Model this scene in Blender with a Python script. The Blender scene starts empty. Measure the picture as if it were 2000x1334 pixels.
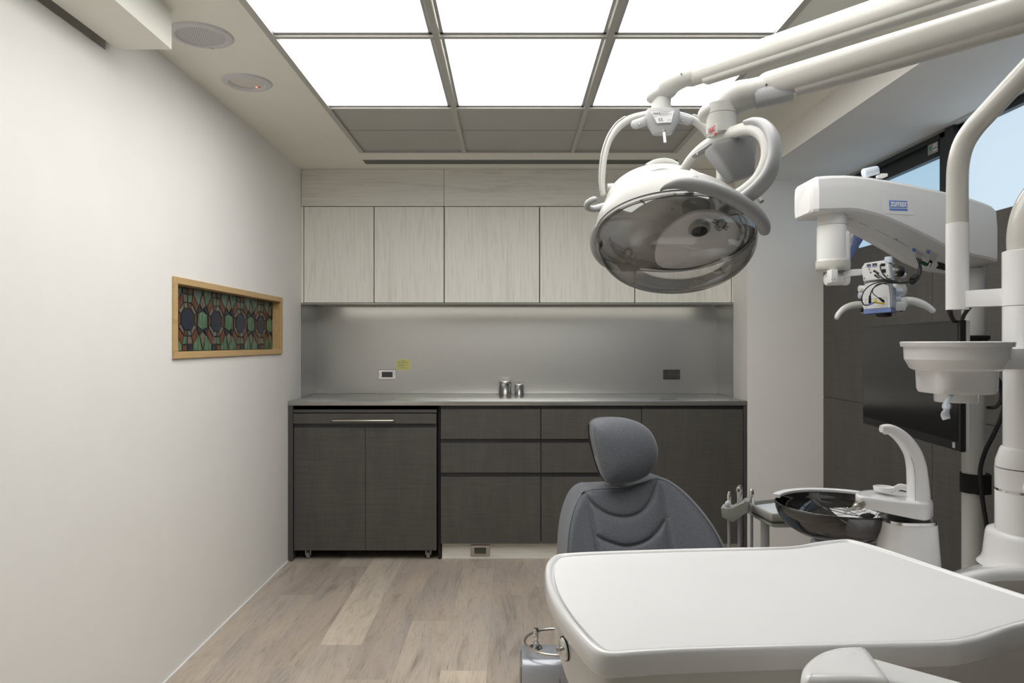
import bpy, bmesh, math, random
from mathutils import Vector, Matrix

S = bpy.context.scene
COL = S.collection
random.seed(7)
PI = math.pi

# ------------------------------------------------------------------ camera
F, CU, CV, CZ = 1400.0, 997.0, 670.0, 1.23
cam_d = bpy.data.cameras.new('camera')
cam = bpy.data.objects.new('camera', cam_d)
COL.objects.link(cam)
cam.location = (0, 0, CZ)
cam.rotation_euler = (PI / 2, 0, 0)
cam_d.sensor_width = 36.0
cam_d.lens = 36.0 * F / 2000.0
cam_d.shift_x = (1000 - CU) / 2000.0
cam_d.shift_y = (CV - 667) / 2000.0
cam_d.clip_start = 0.02
S.camera = cam

# ------------------------------------------------------------------ world, exposure
w = bpy.data.worlds.new('world')
S.world = w
w.use_nodes = True
w.node_tree.nodes['Background'].inputs[0].default_value = (0.62, 0.78, 1.0, 1)
w.node_tree.nodes['Background'].inputs[1].default_value = 1.0
S.view_settings.view_transform = 'Standard'
S.view_settings.look = 'None'
S.view_settings.gamma = 1.0
S.view_settings.use_curve_mapping = False
S.view_settings.exposure = 0.22
S.cycles.use_denoising = True
S.cycles.max_bounces = 14
S.cycles.diffuse_bounces = 7
S.cycles.glossy_bounces = 6
S.cycles.transparent_max_bounces = 16
S.cycles.caustics_reflective = False
S.cycles.caustics_refractive = False
S.cycles.sample_clamp_indirect = 6.0
PANEL_EMIT = 3.95
WINDOW_EMIT = 1.5
STRIP_EMIT = 4.0

# ------------------------------------------------------------------ helpers
def P(u, v, Y):
    return Vector(((u - CU) * Y / F, Y, CZ - (v - CV) * Y / F))

def PZ(u, v, Z):
    return P(u, v, (CZ - Z) * F / (v - CV))

def PX(u, v, X):
    return P(u, v, X * F / (u - CU))

def mw(o):
    m = o.matrix_basis.copy()
    while o.parent:
        o = o.parent
        m = o.matrix_basis @ m
    return m

def spline(pts, n=8):
    pts = [Vector(p) for p in pts]
    out = []
    for i in range(len(pts) - 1):
        p0 = pts[max(i - 1, 0)]; p1 = pts[i]; p2 = pts[i + 1]; p3 = pts[min(i + 2, len(pts) - 1)]
        for k in range(n):
            t = k / n
            out.append(0.5 * ((2 * p1) + (p2 - p0) * t + (2 * p0 - 5 * p1 + 4 * p2 - p3) * t * t + (3 * p1 - p0 - 3 * p2 + p3) * t ** 3))
    out.append(pts[-1])
    return out

def sp1(vals, n=8):
    return [q.x for q in spline([(v, 0, 0) for v in vals], n)]

def fillet(pts, r, n=6):
    """round the corners of a closed polygon of 3D points"""
    out = []
    m = len(pts)
    for i in range(m):
        a, b, c = Vector(pts[i - 1]), Vector(pts[i]), Vector(pts[(i + 1) % m])
        rr = r[i] if isinstance(r, (list, tuple)) else r
        if rr <= 0:
            out.append(b); continue
        d1 = min(rr, (a - b).length * 0.48); d2 = min(rr, (c - b).length * 0.48)
        p = b + (a - b).normalized() * d1; q = b + (c - b).normalized() * d2
        for k in range(n + 1):
            t = k / n
            out.append(p * (1 - t) ** 2 + b * 2 * t * (1 - t) + q * t * t)
    return out

class B:
    def __init__(s):
        s.bm = bmesh.new(); s.mi = 0

    def face(s, vs):
        try:
            f = s.bm.faces.new(vs)
            f.material_index = s.mi
            return f
        except ValueError:
            return None

    def poly(s, pts):
        return s.face([s.bm.verts.new(p) for p in pts])

    def box(s, x0, x1, y0, y1, z0, z1, bev=0.0, seg=2, M=None):
        vs = [s.bm.verts.new((x, y, z)) for x in (x0, x1) for y in (y0, y1) for z in (z0, z1)]
        if M is not None:
            for v in vs:
                v.co = M @ v.co
        fs = [s.face([vs[i] for i in q]) for q in ((0, 1, 3, 2), (4, 6, 7, 5), (0, 4, 5, 1), (2, 3, 7, 6), (0, 2, 6, 4), (1, 5, 7, 3))]
        if bev > 0:
            es = set(e for f in fs for e in f.edges)
            bmesh.ops.bevel(s.bm, geom=list(es), offset=bev, segments=seg, affect='EDGES', profile=0.5)
        return s

    def loft(s, rings, cap=True, closed=True):
        vr = [[s.bm.verts.new(p) for p in r] for r in rings]
        n = len(vr[0])
        for a, b in zip(vr[:-1], vr[1:]):
            for i in range(n if closed else n - 1):
                j = (i + 1) % n
                s.face([a[i], a[j], b[j], b[i]])
        if cap:
            s.face(list(reversed(vr[0]))); s.face(vr[-1])
        return vr

    def fan(s, rings):
        """loft whose two ends are closed by rings shrinking to the middle"""
        def sh(r):
            c = sum(r, Vector()) / len(r)
            return [[c + (p - c) * k for p in r] for k in (.001, .3, .6, .85)]
        a = sh(rings[0]); z = sh(rings[-1])
        return s.loft(a + rings + z[::-1])

    def prism(s, pts, d, bev=0.0, seg=2):
        d = Vector(d)
        pts = [Vector(p) for p in pts]
        n0 = len(s.bm.verts)
        vr = s.loft([pts, [p + d for p in pts]])
        if bev > 0:
            es = set()
            for ring in vr:
                m = len(ring)
                for i in range(m):
                    e = s.bm.edges.get((ring[i], ring[(i + 1) % m]))
                    if e: es.add(e)
            bmesh.ops.bevel(s.bm, geom=list(es), offset=bev, segments=seg, affect='EDGES', profile=0.5)
        return s

    def tube(s, pts, rad, seg=16, up=None, sup=2.0, caps='flat', n=0):
        pts = [Vector(p) for p in pts]
        if not isinstance(rad, (list, tuple)) or (isinstance(rad, tuple)):
            rad = [rad] * len(pts)
        rx = [r[0] if isinstance(r, tuple) else r for r in rad]
        ry = [r[1] if isinstance(r, tuple) else r for r in rad]
        if n:
            pts = spline(pts, n); rx = sp1(rx, n); ry = sp1(ry, n)
        m = len(pts)
        T = []
        for i in range(m):
            a = pts[max(i - 1, 0)]; b = pts[min(i + 1, m - 1)]
            T.append((b - a).normalized())
        if caps == 'round':
            k = 5
            def hemi(p, t, a, b):
                out = []
                for j in range(1, k + 1):
                    ang = (PI / 2) * j / k * 0.985
                    out.append((p + t * (max(a, b) * math.sin(ang)), t, a * math.cos(ang), b * math.cos(ang)))
                return out
            st = hemi(pts[0], -T[0], rx[0], ry[0]); en = hemi(pts[-1], T[-1], rx[-1], ry[-1])
            pts = [q[0] for q in reversed(st)] + pts + [q[0] for q in en]
            T = [T[0]] * k + T + [T[-1]] * k
            rx = [q[2] for q in reversed(st)] + rx + [q[2] for q in en]
            ry = [q[3] for q in reversed(st)] + ry + [q[3] for q in en]
        if up is None:
            u0 = Vector((0, 0, 1)) if abs(T[0].z) < 0.9 else Vector((0, 1, 0))
        else:
            u0 = Vector(up)
        side = T[0].cross(u0).normalized()
        rings = []
        for i in range(len(pts)):
            if up is None:
                side = (side - T[i] * side.dot(T[i])).normalized()
            else:
                c = T[i].cross(Vector(up))
                if c.length > 1e-4:
                    side = c.normalized()
            nn = side.cross(T[i]).normalized()
            ring = []
            for j in range(seg):
                a = 2 * PI * j / seg
                c, q = math.cos(a), math.sin(a)
                if sup != 2.0:
                    c = math.copysign(abs(c) ** (2 / sup), c); q = math.copysign(abs(q) ** (2 / sup), q)
                ring.append(pts[i] + side * rx[i] * c + nn * ry[i] * q)
            rings.append(ring)
        s.loft(rings, cap=True)
        return s

    def cyl(s, a, b, r, r2=None, seg=24, bev=0.0):
        a, b = Vector(a), Vector(b)
        r2 = r if r2 is None else r2
        if bev > 0:
            t = (b - a).normalized()
            L = (b - a).length
            prof = [(0, r - bev), (bev * .3, r - bev * .3), (bev, r), (L - bev, r2), (L - bev * .3, r2 - bev * .3), (L, r2 - bev)]
            s.tube([a + t * q[0] for q in prof], [q[1] for q in prof], seg=seg)
        else:
            s.tube([a, b], [r, r2], seg=seg)
        return s

    def lathe(s, prof, c=(0, 0, 0), axis=(0, 0, 1), seg=32, close=False):
        """prof: list of (radius, height)"""
        c = Vector(c); ax = Vector(axis).normalized()
        x = ax.orthogonal().normalized(); y = ax.cross(x)
        rings = []
        for r, h in prof:
            r = max(r, 1e-5)
            rings.append([c + ax * h + (x * math.cos(2 * PI * k / seg) + y * math.sin(2 * PI * k / seg)) * r for k in range(seg)])
        if close:
            rings.append(rings[0])
            s.loft(rings, cap=False)
        else:
            s.loft(rings, cap=True)
        return s

    def ball(s, c, r, seg=20, M=None):
        c = Vector(c)
        r = r if isinstance(r, (list, tuple)) else (r, r, r)
        rings = []
        k = seg // 2
        for i in range(k + 1):
            th = PI * (0.002 + 0.996 * i / k)
            ring = []
            for j in range(seg):
                ph = 2 * PI * j / seg
                p = Vector((math.sin(th) * math.cos(ph) * r[0], math.sin(th) * math.sin(ph) * r[1], math.cos(th) * r[2]))
                if M is not None: p = M @ p
                ring.append(c + p)
            rings.append(ring)
        s.loft(rings)
        return s

    def out(s, name, mats, parent=None, angle=35, local=False):
        bmesh.ops.remove_doubles(s.bm, verts=s.bm.verts, dist=1e-6)
        bmesh.ops.recalc_face_normals(s.bm, faces=s.bm.faces)
        me = bpy.data.meshes.new(name)
        if parent is not None and not local:
            s.bm.transform(mw(parent).inverted())
        s.bm.to_mesh(me); s.bm.free()
        me.shade_smooth()
        me.set_sharp_from_angle(angle=math.radians(angle))
        for m in (mats if isinstance(mats, (list, tuple)) else [mats]):
            me.materials.append(m)
        o = bpy.data.objects.new(name, me)
        COL.objects.link(o)
        o.parent = parent
        return o

def tag(o, label=None, cat=None, group=None, kind=None):
    if label: o['label'] = label
    if cat: o['category'] = cat
    if group: o['group'] = group
    if kind: o['kind'] = kind
    return o

def thing(name, loc, label, cat, group=None, rz=0.0):
    o = bpy.data.objects.new(name, None)
    o.empty_display_size = 0.05
    COL.objects.link(o)
    o.location = loc
    o.rotation_euler = (0, 0, rz)
    return tag(o, label, cat, group)

def struct(name, b, m, parent=None, **k):
    o = b.out(name, m, parent, **k)
    if parent is None: o['kind'] = 'structure'
    return o

def text(name, body, size, org, xd, yd, m, parent, ext=0.0003, align='LEFT', xs=1.0, bold=0.0):
    cu = bpy.data.curves.new(name, 'FONT')
    cu.body = body; cu.size = size; cu.extrude = ext; cu.align_x = align; cu.offset = bold
    cu.resolution_u = 3
    tmp = bpy.data.objects.new('tmp', cu)
    COL.objects.link(tmp)
    me = bpy.data.meshes.new_from_object(tmp.evaluated_get(bpy.context.evaluated_depsgraph_get()))
    bpy.data.objects.remove(tmp); bpy.data.curves.remove(cu)
    xd = Vector(xd).normalized(); yd = Vector(yd).normalized(); zd = xd.cross(yd).normalized()
    M = Matrix((xd * xs, yd, zd)).transposed().to_4x4(); M.translation = Vector(org)
    me.transform(mw(parent).inverted() @ M if parent else M)
    me.materials.clear(); me.materials.append(m)
    me.name = name
    o = bpy.data.objects.new(name, me)
    COL.objects.link(o); o.parent = parent
    return o

def copy_tree(o, parent=None):
    c = o.copy(); COL.objects.link(c); c.parent = parent
    for ch in [q for q in bpy.data.objects if q.parent == o]:
        copy_tree(ch, c)
    return c

# ------------------------------------------------------------------ materials
def newmat(name):
    m = bpy.data.materials.new(name); m.use_nodes = True
    nt = m.node_tree
    return m, nt, nt.nodes['Principled BSDF']

def L(nt, a, b): nt.links.new(a, b)

def coords(nt, scale=(1, 1, 1), kind='Object', loc=(0, 0, 0)):
    tc = nt.nodes.new('ShaderNodeTexCoord'); mp = nt.nodes.new('ShaderNodeMapping')
    mp.inputs['Scale'].default_value = scale
    mp.inputs['Location'].default_value = loc
    L(nt, tc.outputs[kind], mp.inputs['Vector'])
    return mp.outputs[0]

def noise(nt, vec, scale, detail=3, rough=0.5, dist=0.0):
    n = nt.nodes.new('ShaderNodeTexNoise')
    n.inputs['Scale'].default_value = scale; n.inputs['Detail'].default_value = detail
    n.inputs['Roughness'].default_value = rough; n.inputs['Distortion'].default_value = dist
    L(nt, vec, n.inputs['Vector'])
    return n.outputs['Fac']

def ramp(nt, fac, stops):
    r = nt.nodes.new('ShaderNodeValToRGB')
    e = r.color_ramp.elements
    while len(e) < len(stops): e.new(0.5)
    for i, (p, c) in enumerate(stops):
        e[i].position = p; e[i].color = (c[0], c[1], c[2], 1)
    L(nt, fac, r.inputs[0])
    return r.outputs[0]

def mixc(nt, a, b, fac, mode='MIX'):
    m = nt.nodes.new('ShaderNodeMix'); m.data_type = 'RGBA'; m.blend_type = mode
    for s_, q in ((m.inputs['Factor'], fac), (m.inputs[6], a), (m.inputs[7], b)):
        if hasattr(q, 'links'): L(nt, q, s_)
        elif isinstance(q, (int, float)): s_.default_value = q
        else: s_.default_value = (q[0], q[1], q[2], 1)
    return m.outputs[2]

def bump(nt, h, bs, strength=0.1, dist=0.001):
    b = nt.nodes.new('ShaderNodeBump')
    b.inputs['Strength'].default_value = strength; b.inputs['Distance'].default_value = dist
    L(nt, h, b.inputs['Height']); L(nt, b.outputs[0], bs.inputs['Normal'])

def plain(name, c, rough=0.5, metal=0.0, spec=0.5, var=0.03, vs=40, bmp=0.0, coat=0.0):
    m, nt, bs = newmat(name)
    vec = coords(nt)
    f = noise(nt, vec, vs, 3)
    lo = tuple(max(0, q * (1 - var)) for q in c); hi = tuple(min(1, q * (1 + var)) for q in c)
    L(nt, ramp(nt, f, [(0.3, lo), (0.7, hi)]), bs.inputs['Base Color'])
    bs.inputs['Roughness'].default_value = rough; bs.inputs['Metallic'].default_value = metal
    bs.inputs['Specular IOR Level'].default_value = spec
    bs.inputs['Coat Weight'].default_value = coat
    if bmp: bump(nt, f, bs, bmp)
    return m

def emit(name, c, s):
    m, nt, bs = newmat(name)
    bs.inputs['Base Color'].default_value = (0.8, 0.8, 0.8, 1)
    bs.inputs['Emission Color'].default_value = (c[0], c[1], c[2], 1)
    bs.inputs['Emission Strength'].default_value = s
    return m

def wood(name, c1, c2, axis, streak=9, rough=0.45, knots=0.35):
    """axis = the direction of the grain"""
    m, nt, bs = newmat(name)
    sc = [streak, streak, streak]; sc[axis] = 0.9
    v = coords(nt, tuple(sc))
    n1 = noise(nt, v, 1.0, 6, 0.62, 1.1)
    sc2 = [streak * 9] * 3; sc2[axis] = 4
    n2 = noise(nt, coords(nt, tuple(sc2)), 1.0, 4, 0.7)
    base = ramp(nt, n1, [(0.30, c2), (0.48, c1), (0.62, c1), (0.78, tuple(q * 0.9 for q in c1))])
    fine = ramp(nt, n2, [(0.28, (0.80, 0.79, 0.77)), (0.5, (1, 1, 1)), (1.0, (1.02, 1.02, 1.02))])
    L(nt, mixc(nt, base, fine, 0.8, 'MULTIPLY'), bs.inputs['Base Color'])
    bs.inputs['Roughness'].default_value = rough
    bs.inputs['Specular IOR Level'].default_value = 0.35
    bump(nt, n2, bs, 0.08)
    return m

def linen(name, c, k=1.0):
    m, nt, bs = newmat(name)
    h = noise(nt, coords(nt, (6, 6, 420)), 1.0, 4, 0.6)
    v = noise(nt, coords(nt, (420, 420, 6)), 1.0, 4, 0.6)
    big = noise(nt, coords(nt, (14, 14, 3)), 1.0, 3, 0.6)
    a = ramp(nt, h, [(0.3, tuple(q * 0.84 for q in c)), (0.7, tuple(q * 1.13 for q in c))])
    b = ramp(nt, v, [(0.3, (0.86, 0.86, 0.86)), (0.7, (1.12, 1.12, 1.12))])
    g = ramp(nt, big, [(0.3, (0.9, 0.9, 0.9)), (0.7, (1.08, 1.07, 1.05))])
    L(nt, mixc(nt, mixc(nt, a, b, 1.0, 'MULTIPLY'), g, 1.0, 'MULTIPLY'), bs.inputs['Base Color'])
    bs.inputs['Roughness'].default_value = 0.5
    bs.inputs['Specular IOR Level'].default_value = 0.3
    return m

def steel(name, c, rough, axis=0, var=0.08, aniso=0.0, bmp=0.03, sc_along=3.0, sc_across=500.0):
    m, nt, bs = newmat(name)
    sc = [sc_across] * 3; sc[axis] = sc_along
    n = noise(nt, coords(nt, tuple(sc)), 1.0, 3, 0.6)
    L(nt, ramp(nt, n, [(0.3, tuple(q * (1 - var) for q in c)), (0.7, tuple(q * (1 + var) for q in c))]), bs.inputs['Base Color'])
    bs.inputs['Metallic'].default_value = 1.0
    bs.inputs['Roughness'].default_value = rough
    bs.inputs['Anisotropic'].default_value = aniso
    bump(nt, n, bs, bmp)
    return m

M = {}
M['wall'] = plain('wall_paint', (0.845, 0.83, 0.805), 0.75, var=0.012, vs=6, spec=0.25)
M['ceil'] = plain('ceiling_paint', (0.89, 0.885, 0.81), 0.8, var=0.012, vs=6, spec=0.2)
M['wood_v'] = wood('pale_oak_vertical', (0.86, 0.845, 0.785), (0.74, 0.715, 0.65), 2)
M['wood_h'] = wood('pale_oak_horizontal', (0.80, 0.78, 0.72), (0.66, 0.635, 0.57), 0)
M['oak'] = wood('honey_oak', (0.56, 0.38, 0.18), (0.44, 0.28, 0.12), 1, streak=20)
M['linen'] = linen('dark_linen_laminate', (0.092, 0.088, 0.081))
M['linen_edge'] = plain('dark_edge', (0.07, 0.068, 0.065), 0.4, var=0.05)
M['channel'] = plain('dark_channel', (0.04, 0.04, 0.042), 0.35, metal=0.3)
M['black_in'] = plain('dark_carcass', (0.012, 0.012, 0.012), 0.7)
M['steel'] = steel('brushed_steel_wall', (0.62, 0.62, 0.60), 0.36, 0, var=0.035, bmp=0.05, sc_along=60, sc_across=260)
M['steel_top'] = steel('steel_worktop', (0.42, 0.42, 0.40), 0.22, 0, var=0.03, bmp=0.008, sc_along=3, sc_across=300)
M['steel_side'] = steel('steel_return', (0.36, 0.365, 0.36), 0.3, 1, var=0.04, bmp=0.03)
M['steel_top'].node_tree.nodes['Principled BSDF'].inputs['Metallic'].default_value = 0.7
M['chrome'] = steel('polished_metal', (0.72, 0.72, 0.71), 0.12, 2, var=0.02, bmp=0.0)
M['satin'] = steel('satin_nickel', (0.62, 0.59, 0.54), 0.28, 0, var=0.03, bmp=0.0)
M['alu'] = plain('aluminium_frame', (0.52, 0.51, 0.48), 0.35, metal=0.25, var=0.02)
M['alu_dull'] = plain('dull_panel', (0.46, 0.455, 0.43), 0.35, metal=0.1, var=0.04, vs=3)
M['white'] = plain('white_gloss_plastic', (0.84, 0.84, 0.845), 0.18, var=0.006, coat=0.25)
M['white_m'] = plain('white_satin_plastic', (0.80, 0.80, 0.795), 0.4, var=0.006)
M['cream'] = plain('cream_gloss_plastic', (0.58, 0.567, 0.53), 0.22, var=0.006, coat=0.3)
M['cream_m'] = plain('cream_satin_plastic', (0.56, 0.56, 0.53), 0.36, var=0.006)
M['grey'] = plain('mid_grey_plastic', (0.30, 0.305, 0.31), 0.4, var=0.01)
M['grey_l'] = plain('light_grey_plastic', (0.44, 0.45, 0.46), 0.38, var=0.01)
M['grey_tray'] = plain('grey_tray_plastic', (0.27, 0.275, 0.25), 0.35, var=0.01)
M['pale_blue'] = plain('pale_blue_tray', (0.50, 0.53, 0.57), 0.3, var=0.01)
M['blue'] = plain('periwinkle_plastic', (0.22, 0.30, 0.60), 0.35, var=0.02)
M['blue_d'] = plain('logo_blue', (0.13, 0.25, 0.66), 0.4, var=0.02)
M['black'] = plain('black_plastic', (0.012, 0.012, 0.013), 0.35, var=0.05)
M['rubber'] = plain('black_rubber', (0.012, 0.012, 0.012), 0.55, var=0.05)
M['strap'] = plain('black_webbing', (0.008, 0.008, 0.008), 0.85, var=0.2, vs=600, bmp=0.3)
M['frame_blk'] = plain('black_window_frame', (0.016, 0.017, 0.019), 0.42, var=0.05)
M['slot'] = plain('dark_slot', (0.17, 0.175, 0.165), 0.6)
M['spk'] = plain('grey_white_plastic', (0.66, 0.66, 0.67), 0.45, var=0.01)
M['lens_ring'] = plain('lens_cover', (0.70, 0.66, 0.60), 0.3, var=0.02)
M['red'] = plain('logo_red', (0.62, 0.05, 0.02), 0.5)
M['green'] = plain('flag_green', (0.02, 0.33, 0.14), 0.5)
M['switch'] = plain('dark_green_switch', (0.01, 0.09, 0.04), 0.3)
M['paper'] = plain('white_label', (0.86, 0.86, 0.87), 0.5, var=0.01)
M['ink'] = plain('printed_ink', (0.07, 0.07, 0.07), 0.6)
M['ink_l'] = plain('faint_ink', (0.32, 0.32, 0.33), 0.6)
M['yellow'] = plain('yellow_paper', (0.74, 0.73, 0.20), 0.5, var=0.04)
M['yel'] = plain('yellow_plastic', (0.80, 0.62, 0.03), 0.4)
M['tag_steel'] = plain('engraved_tag', (0.10, 0.10, 0.10), 0.35, metal=0.5)
M['glove'] = plain('translucent_silicone', (0.60, 0.66, 0.74), 0.35, var=0.02)
M['mat'] = plain('white_tray_mat', (0.76, 0.76, 0.765), 0.55, var=0.01, vs=12, spec=0.3)
M['bodygrey'] = plain('warm_grey_panel', (0.56, 0.54, 0.52), 0.5, var=0.01)
M['tabbody'] = plain('cream_white_casing', (0.66, 0.66, 0.63), 0.3, var=0.006)
M['floor_pedal'] = plain('pedal_blue_grey', (0.40, 0.42, 0.46), 0.25, metal=0.3, var=0.01)

# chair upholstery: heathered woven cloth
m, nt, bs = newmat('heathered_grey_cloth')
a = noise(nt, coords(nt, (900, 900, 160)), 1.0, 3, 0.7)
b_ = noise(nt, coords(nt, (160, 160, 900)), 1.0, 3, 0.7)
c_ = mixc(nt, ramp(nt, a, [(0.3, (0.075, 0.083, 0.098)), (0.7, (0.145, 0.155, 0.175))]), ramp(nt, b_, [(0.3, (0.62, 0.62, 0.62)), (0.7, (1.3, 1.3, 1.3))]), 1.0, 'MULTIPLY')
L(nt, c_, bs.inputs['Base Color'])
bs.inputs['Roughness'].default_value = 0.62
bs.inputs['Specular IOR Level'].default_value = 0.35
bs.inputs['Sheen Weight'].default_value = 0.25
bump(nt, a, bs, 0.15)
M['cloth'] = m
M['thread'] = plain('dark_thread', (0.03, 0.032, 0.038), 0.8)

# light diffusers
M['panel'] = emit('lit_diffuser', (1.0, 0.985, 0.958), PANEL_EMIT)
M['strip'] = emit('lit_strip', (1.0, 0.95, 0.85), STRIP_EMIT)
M['led'] = emit('red_indicator', (1.0, 0.12, 0.05), 2.0)

# frosted window glass lit by daylight
m, nt, bs = newmat('frosted_daylight_glass')
f = noise(nt, coords(nt, (1, 0.5, 0.5)), 1.4, 2)
L(nt, ramp(nt, f, [(0.3, (0.30, 0.46, 0.585)), (0.75, (0.36, 0.52, 0.64))]), bs.inputs['Emission Color'])
bs.inputs['Emission Strength'].default_value = 1.0
bs.inputs['Base Color'].default_value = (0.12, 0.13, 0.14, 1)
bs.inputs['Roughness'].default_value = 0.4
M['frost'] = m
M['frost_near'] = emit('frosted_daylight_glass_near', (0.50, 0.62, 0.72), 1.0)
M['frost_near'].node_tree.nodes['Principled BSDF'].inputs['Base Color'].default_value = (0.12, 0.13, 0.14, 1)

# clear / smoked transparent plastics
def clear(name, tint, rough=0.03, k=1.0):
    m, nt, bs = newmat(name)
    nt.nodes.remove(bs)
    tr = nt.nodes.new('ShaderNodeBsdfTransparent'); tr.inputs[0].default_value = (*tint, 1)
    gl = nt.nodes.new('ShaderNodeBsdfGlossy'); gl.inputs['Roughness'].default_value = rough
    fr = nt.nodes.new('ShaderNodeFresnel'); fr.inputs[0].default_value = 1.5
    mt = nt.nodes.new('ShaderNodeMath'); mt.operation = 'MULTIPLY_ADD'; mt.inputs[1].default_value = k; mt.inputs[2].default_value = 0.085
    mx = nt.nodes.new('ShaderNodeMixShader')
    L(nt, fr.outputs[0], mt.inputs[0]); L(nt, mt.outputs[0], mx.inputs[0])
    L(nt, tr.outputs[0], mx.inputs[1]); L(nt, gl.outputs[0], mx.inputs[2])
    L(nt, mx.outputs[0], nt.nodes['Material Output'].inputs[0])
    return m
M['clear'] = clear('clear_visor', (0.975, 0.972, 0.965), 0.015, 0.75)
M['clear_rim'] = clear('clear_visor_rim', (0.80, 0.79, 0.77), 0.05, 1.3)
M['smoke'] = clear('smoked_glass', (0.10, 0.105, 0.115), 0.02, 1.2)
M['screen'] = plain('dark_screen', (0.006, 0.006, 0.006), 0.14, var=0.02)
M['reflector'] = plain('pale_reflector', (0.90, 0.90, 0.90), 0.16, metal=0.2, var=0.01)

# stained glass colours
def sg(name, c1, c2, sc=(30, 30, 8), bmpk=0.3):
    m, nt, bs = newmat(name)
    f = noise(nt, coords(nt, sc), 1.0, 4, 0.6, 1.2)
    L(nt, ramp(nt, f, [(0.35, c1), (0.65, c2)]), bs.inputs['Base Color'])
    bs.inputs['Roughness'].default_value = 0.25; bs.inputs['Specular IOR Level'].default_value = 0.22
    f2 = noise(nt, coords(nt, (160, 160, 160)), 1.0, 2)
    bump(nt, f2, bs, bmpk, 0.002)
    return m
SGM = [plain('lead_came', (0.03, 0.027, 0.025), 0.45, metal=0.5),
       sg('green_glass', (0.022, 0.07, 0.036), (0.13, 0.235, 0.14)),
       sg('amber_glass', (0.085, 0.03, 0.014), (0.14, 0.05, 0.022)),
       sg('navy_glass', (0.010, 0.016, 0.030), (0.016, 0.024, 0.042), bmpk=0.1),
       sg('textured_clear_glass', (0.10, 0.08, 0.06), (0.19, 0.155, 0.125), (60, 60, 60), 0.9),
       sg('teal_glass', (0.07, 0.12, 0.10), (0.16, 0.24, 0.20))]

# ------------------------------------------------------------------ room shell
XL, XR, ZC = -1.254, 1.334, 2.272
YC, YU, YB, YR = 4.035, 4.29, 4.632, -1.6     # counter front, upper cabinet front, alcove back, rear wall
XW, XG, ZSOF, ZP = 1.761, 1.90, 2.146, 1.710  # panel face, window plane, beam soffit, panel top

# floor: planks of equal width with their joints where the photo shows them
PW, X0 = 0.1735, -0.088
joint = {-1: 2.69, -2: 3.17, -3: 3.84, -4: 2.92, -5: 3.95, -6: 3.5, -7: 2.81, 0: 3.5, 1: 2.4}
tone = {(-1, 0): 0.92, (-2, 0): 0.62, (-4, 1): 0.95, (-4, 0): 0.6, (-3, 1): 0.45, (-1, 1): 0.65, (0, 0): 0.35, (0, 1): 0.30, (-2, 1): 0.35,
        (-3, 0): 0.35, (-5, 0): 0.3, (-6, 1): 0.2, (-6, 0): 0.45, (-7, 0): 0.55}
bm = bmesh.new()
uvl = bm.loops.layers.uv.new('UVMap'); tl = bm.loops.layers.float_color.new('tone')
for k in range(-8, 18):
    xa, xb = X0 + k * PW, X0 + (k + 1) * PW
    xa, xb = max(xa, XL - 0.1), min(xb, 2.0)
    if xb <= xa: continue
    j0 = joint.get(k, 2.2 + 1.22 * random.random())
    ys = [j0 + 1.22 * n for n in range(-5, 4)]
    for n in range(len(ys) - 1):
        ya, yb = max(ys[n], YR - 0.05), min(ys[n + 1], YB + 0.1)
        if yb <= ya: continue
        idx = n - 5 + 1   # 0: plank that starts at the joint and runs away; -1.. nearer
        tn = tone.get((k, 1 if n >= 5 else 0), random.uniform(0.25, 0.75)) if n in (4, 5) else random.uniform(0.25, 0.75)
        vs = [bm.verts.new(q) for q in ((xa, ya, 0), (xb, ya, 0), (xb, yb, 0), (xa, yb, 0))]
        f = bm.faces.new(vs)
        ou, ov = random.uniform(0, 40), random.uniform(0, 40)
        for lp in f.loops:
            co = lp.vert.co
            lp[uvl].uv = (co.x - xa + ou, co.y + ov)
            ex = 0.0
            lp[tl] = (tn, random.random() * 0 + (co.x - xa) / (xb - xa), (co.y - ya), 1)
me = bpy.data.meshes.new('floor'); bm.to_mesh(me); bm.free()
floor = bpy.data.objects.new('floor', me); COL.objects.link(floor); floor['kind'] = 'structure'
m, nt, bs = newmat('grey_oak_planks')
at = nt.nodes.new('ShaderNodeAttribute'); at.attribute_name = 'tone'
sx = nt.nodes.new('ShaderNodeSeparateColor'); L(nt, at.outputs['Color'], sx.inputs[0])
n1 = noise(nt, coords(nt, (11, 1.6, 1), 'UV'), 1.0, 6, 0.62, 1.5)
n2 = noise(nt, coords(nt, (190, 9, 1), 'UV'), 1.0, 5, 0.75, 0.4)
n3 = noise(nt, coords(nt, (5, 1.3, 1), 'UV'), 1.0, 3, 0.5, 0.3)
basec = ramp(nt, sx.outputs[0], [(0.0, (0.425, 0.37, 0.315)), (0.5, (0.51, 0.45, 0.39)), (1.0, (0.65, 0.58, 0.49))])
g1 = ramp(nt, n1, [(0.28, (0.62, 0.60, 0.59)), (0.42, (0.94, 0.93, 0.91)), (0.58, (1.06, 1.05, 1.04)), (0.74, (0.82, 0.82, 0.85))])
g2 = ramp(nt, n2, [(0.30, (0.52, 0.50, 0.49)), (0.44, (0.95, 0.95, 0.95)), (0.8, (1.1, 1.1, 1.1))])
g3 = ramp(nt, n3, [(0.3, (0.86, 0.87, 0.90)), (0.7, (1.08, 1.05, 1.0))])
cc = mixc(nt, mixc(nt, mixc(nt, basec, g1, 1.0, 'MULTIPLY'), g2, 1.0, 'MULTIPLY'), g3, 1.0, 'MULTIPLY')
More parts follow.
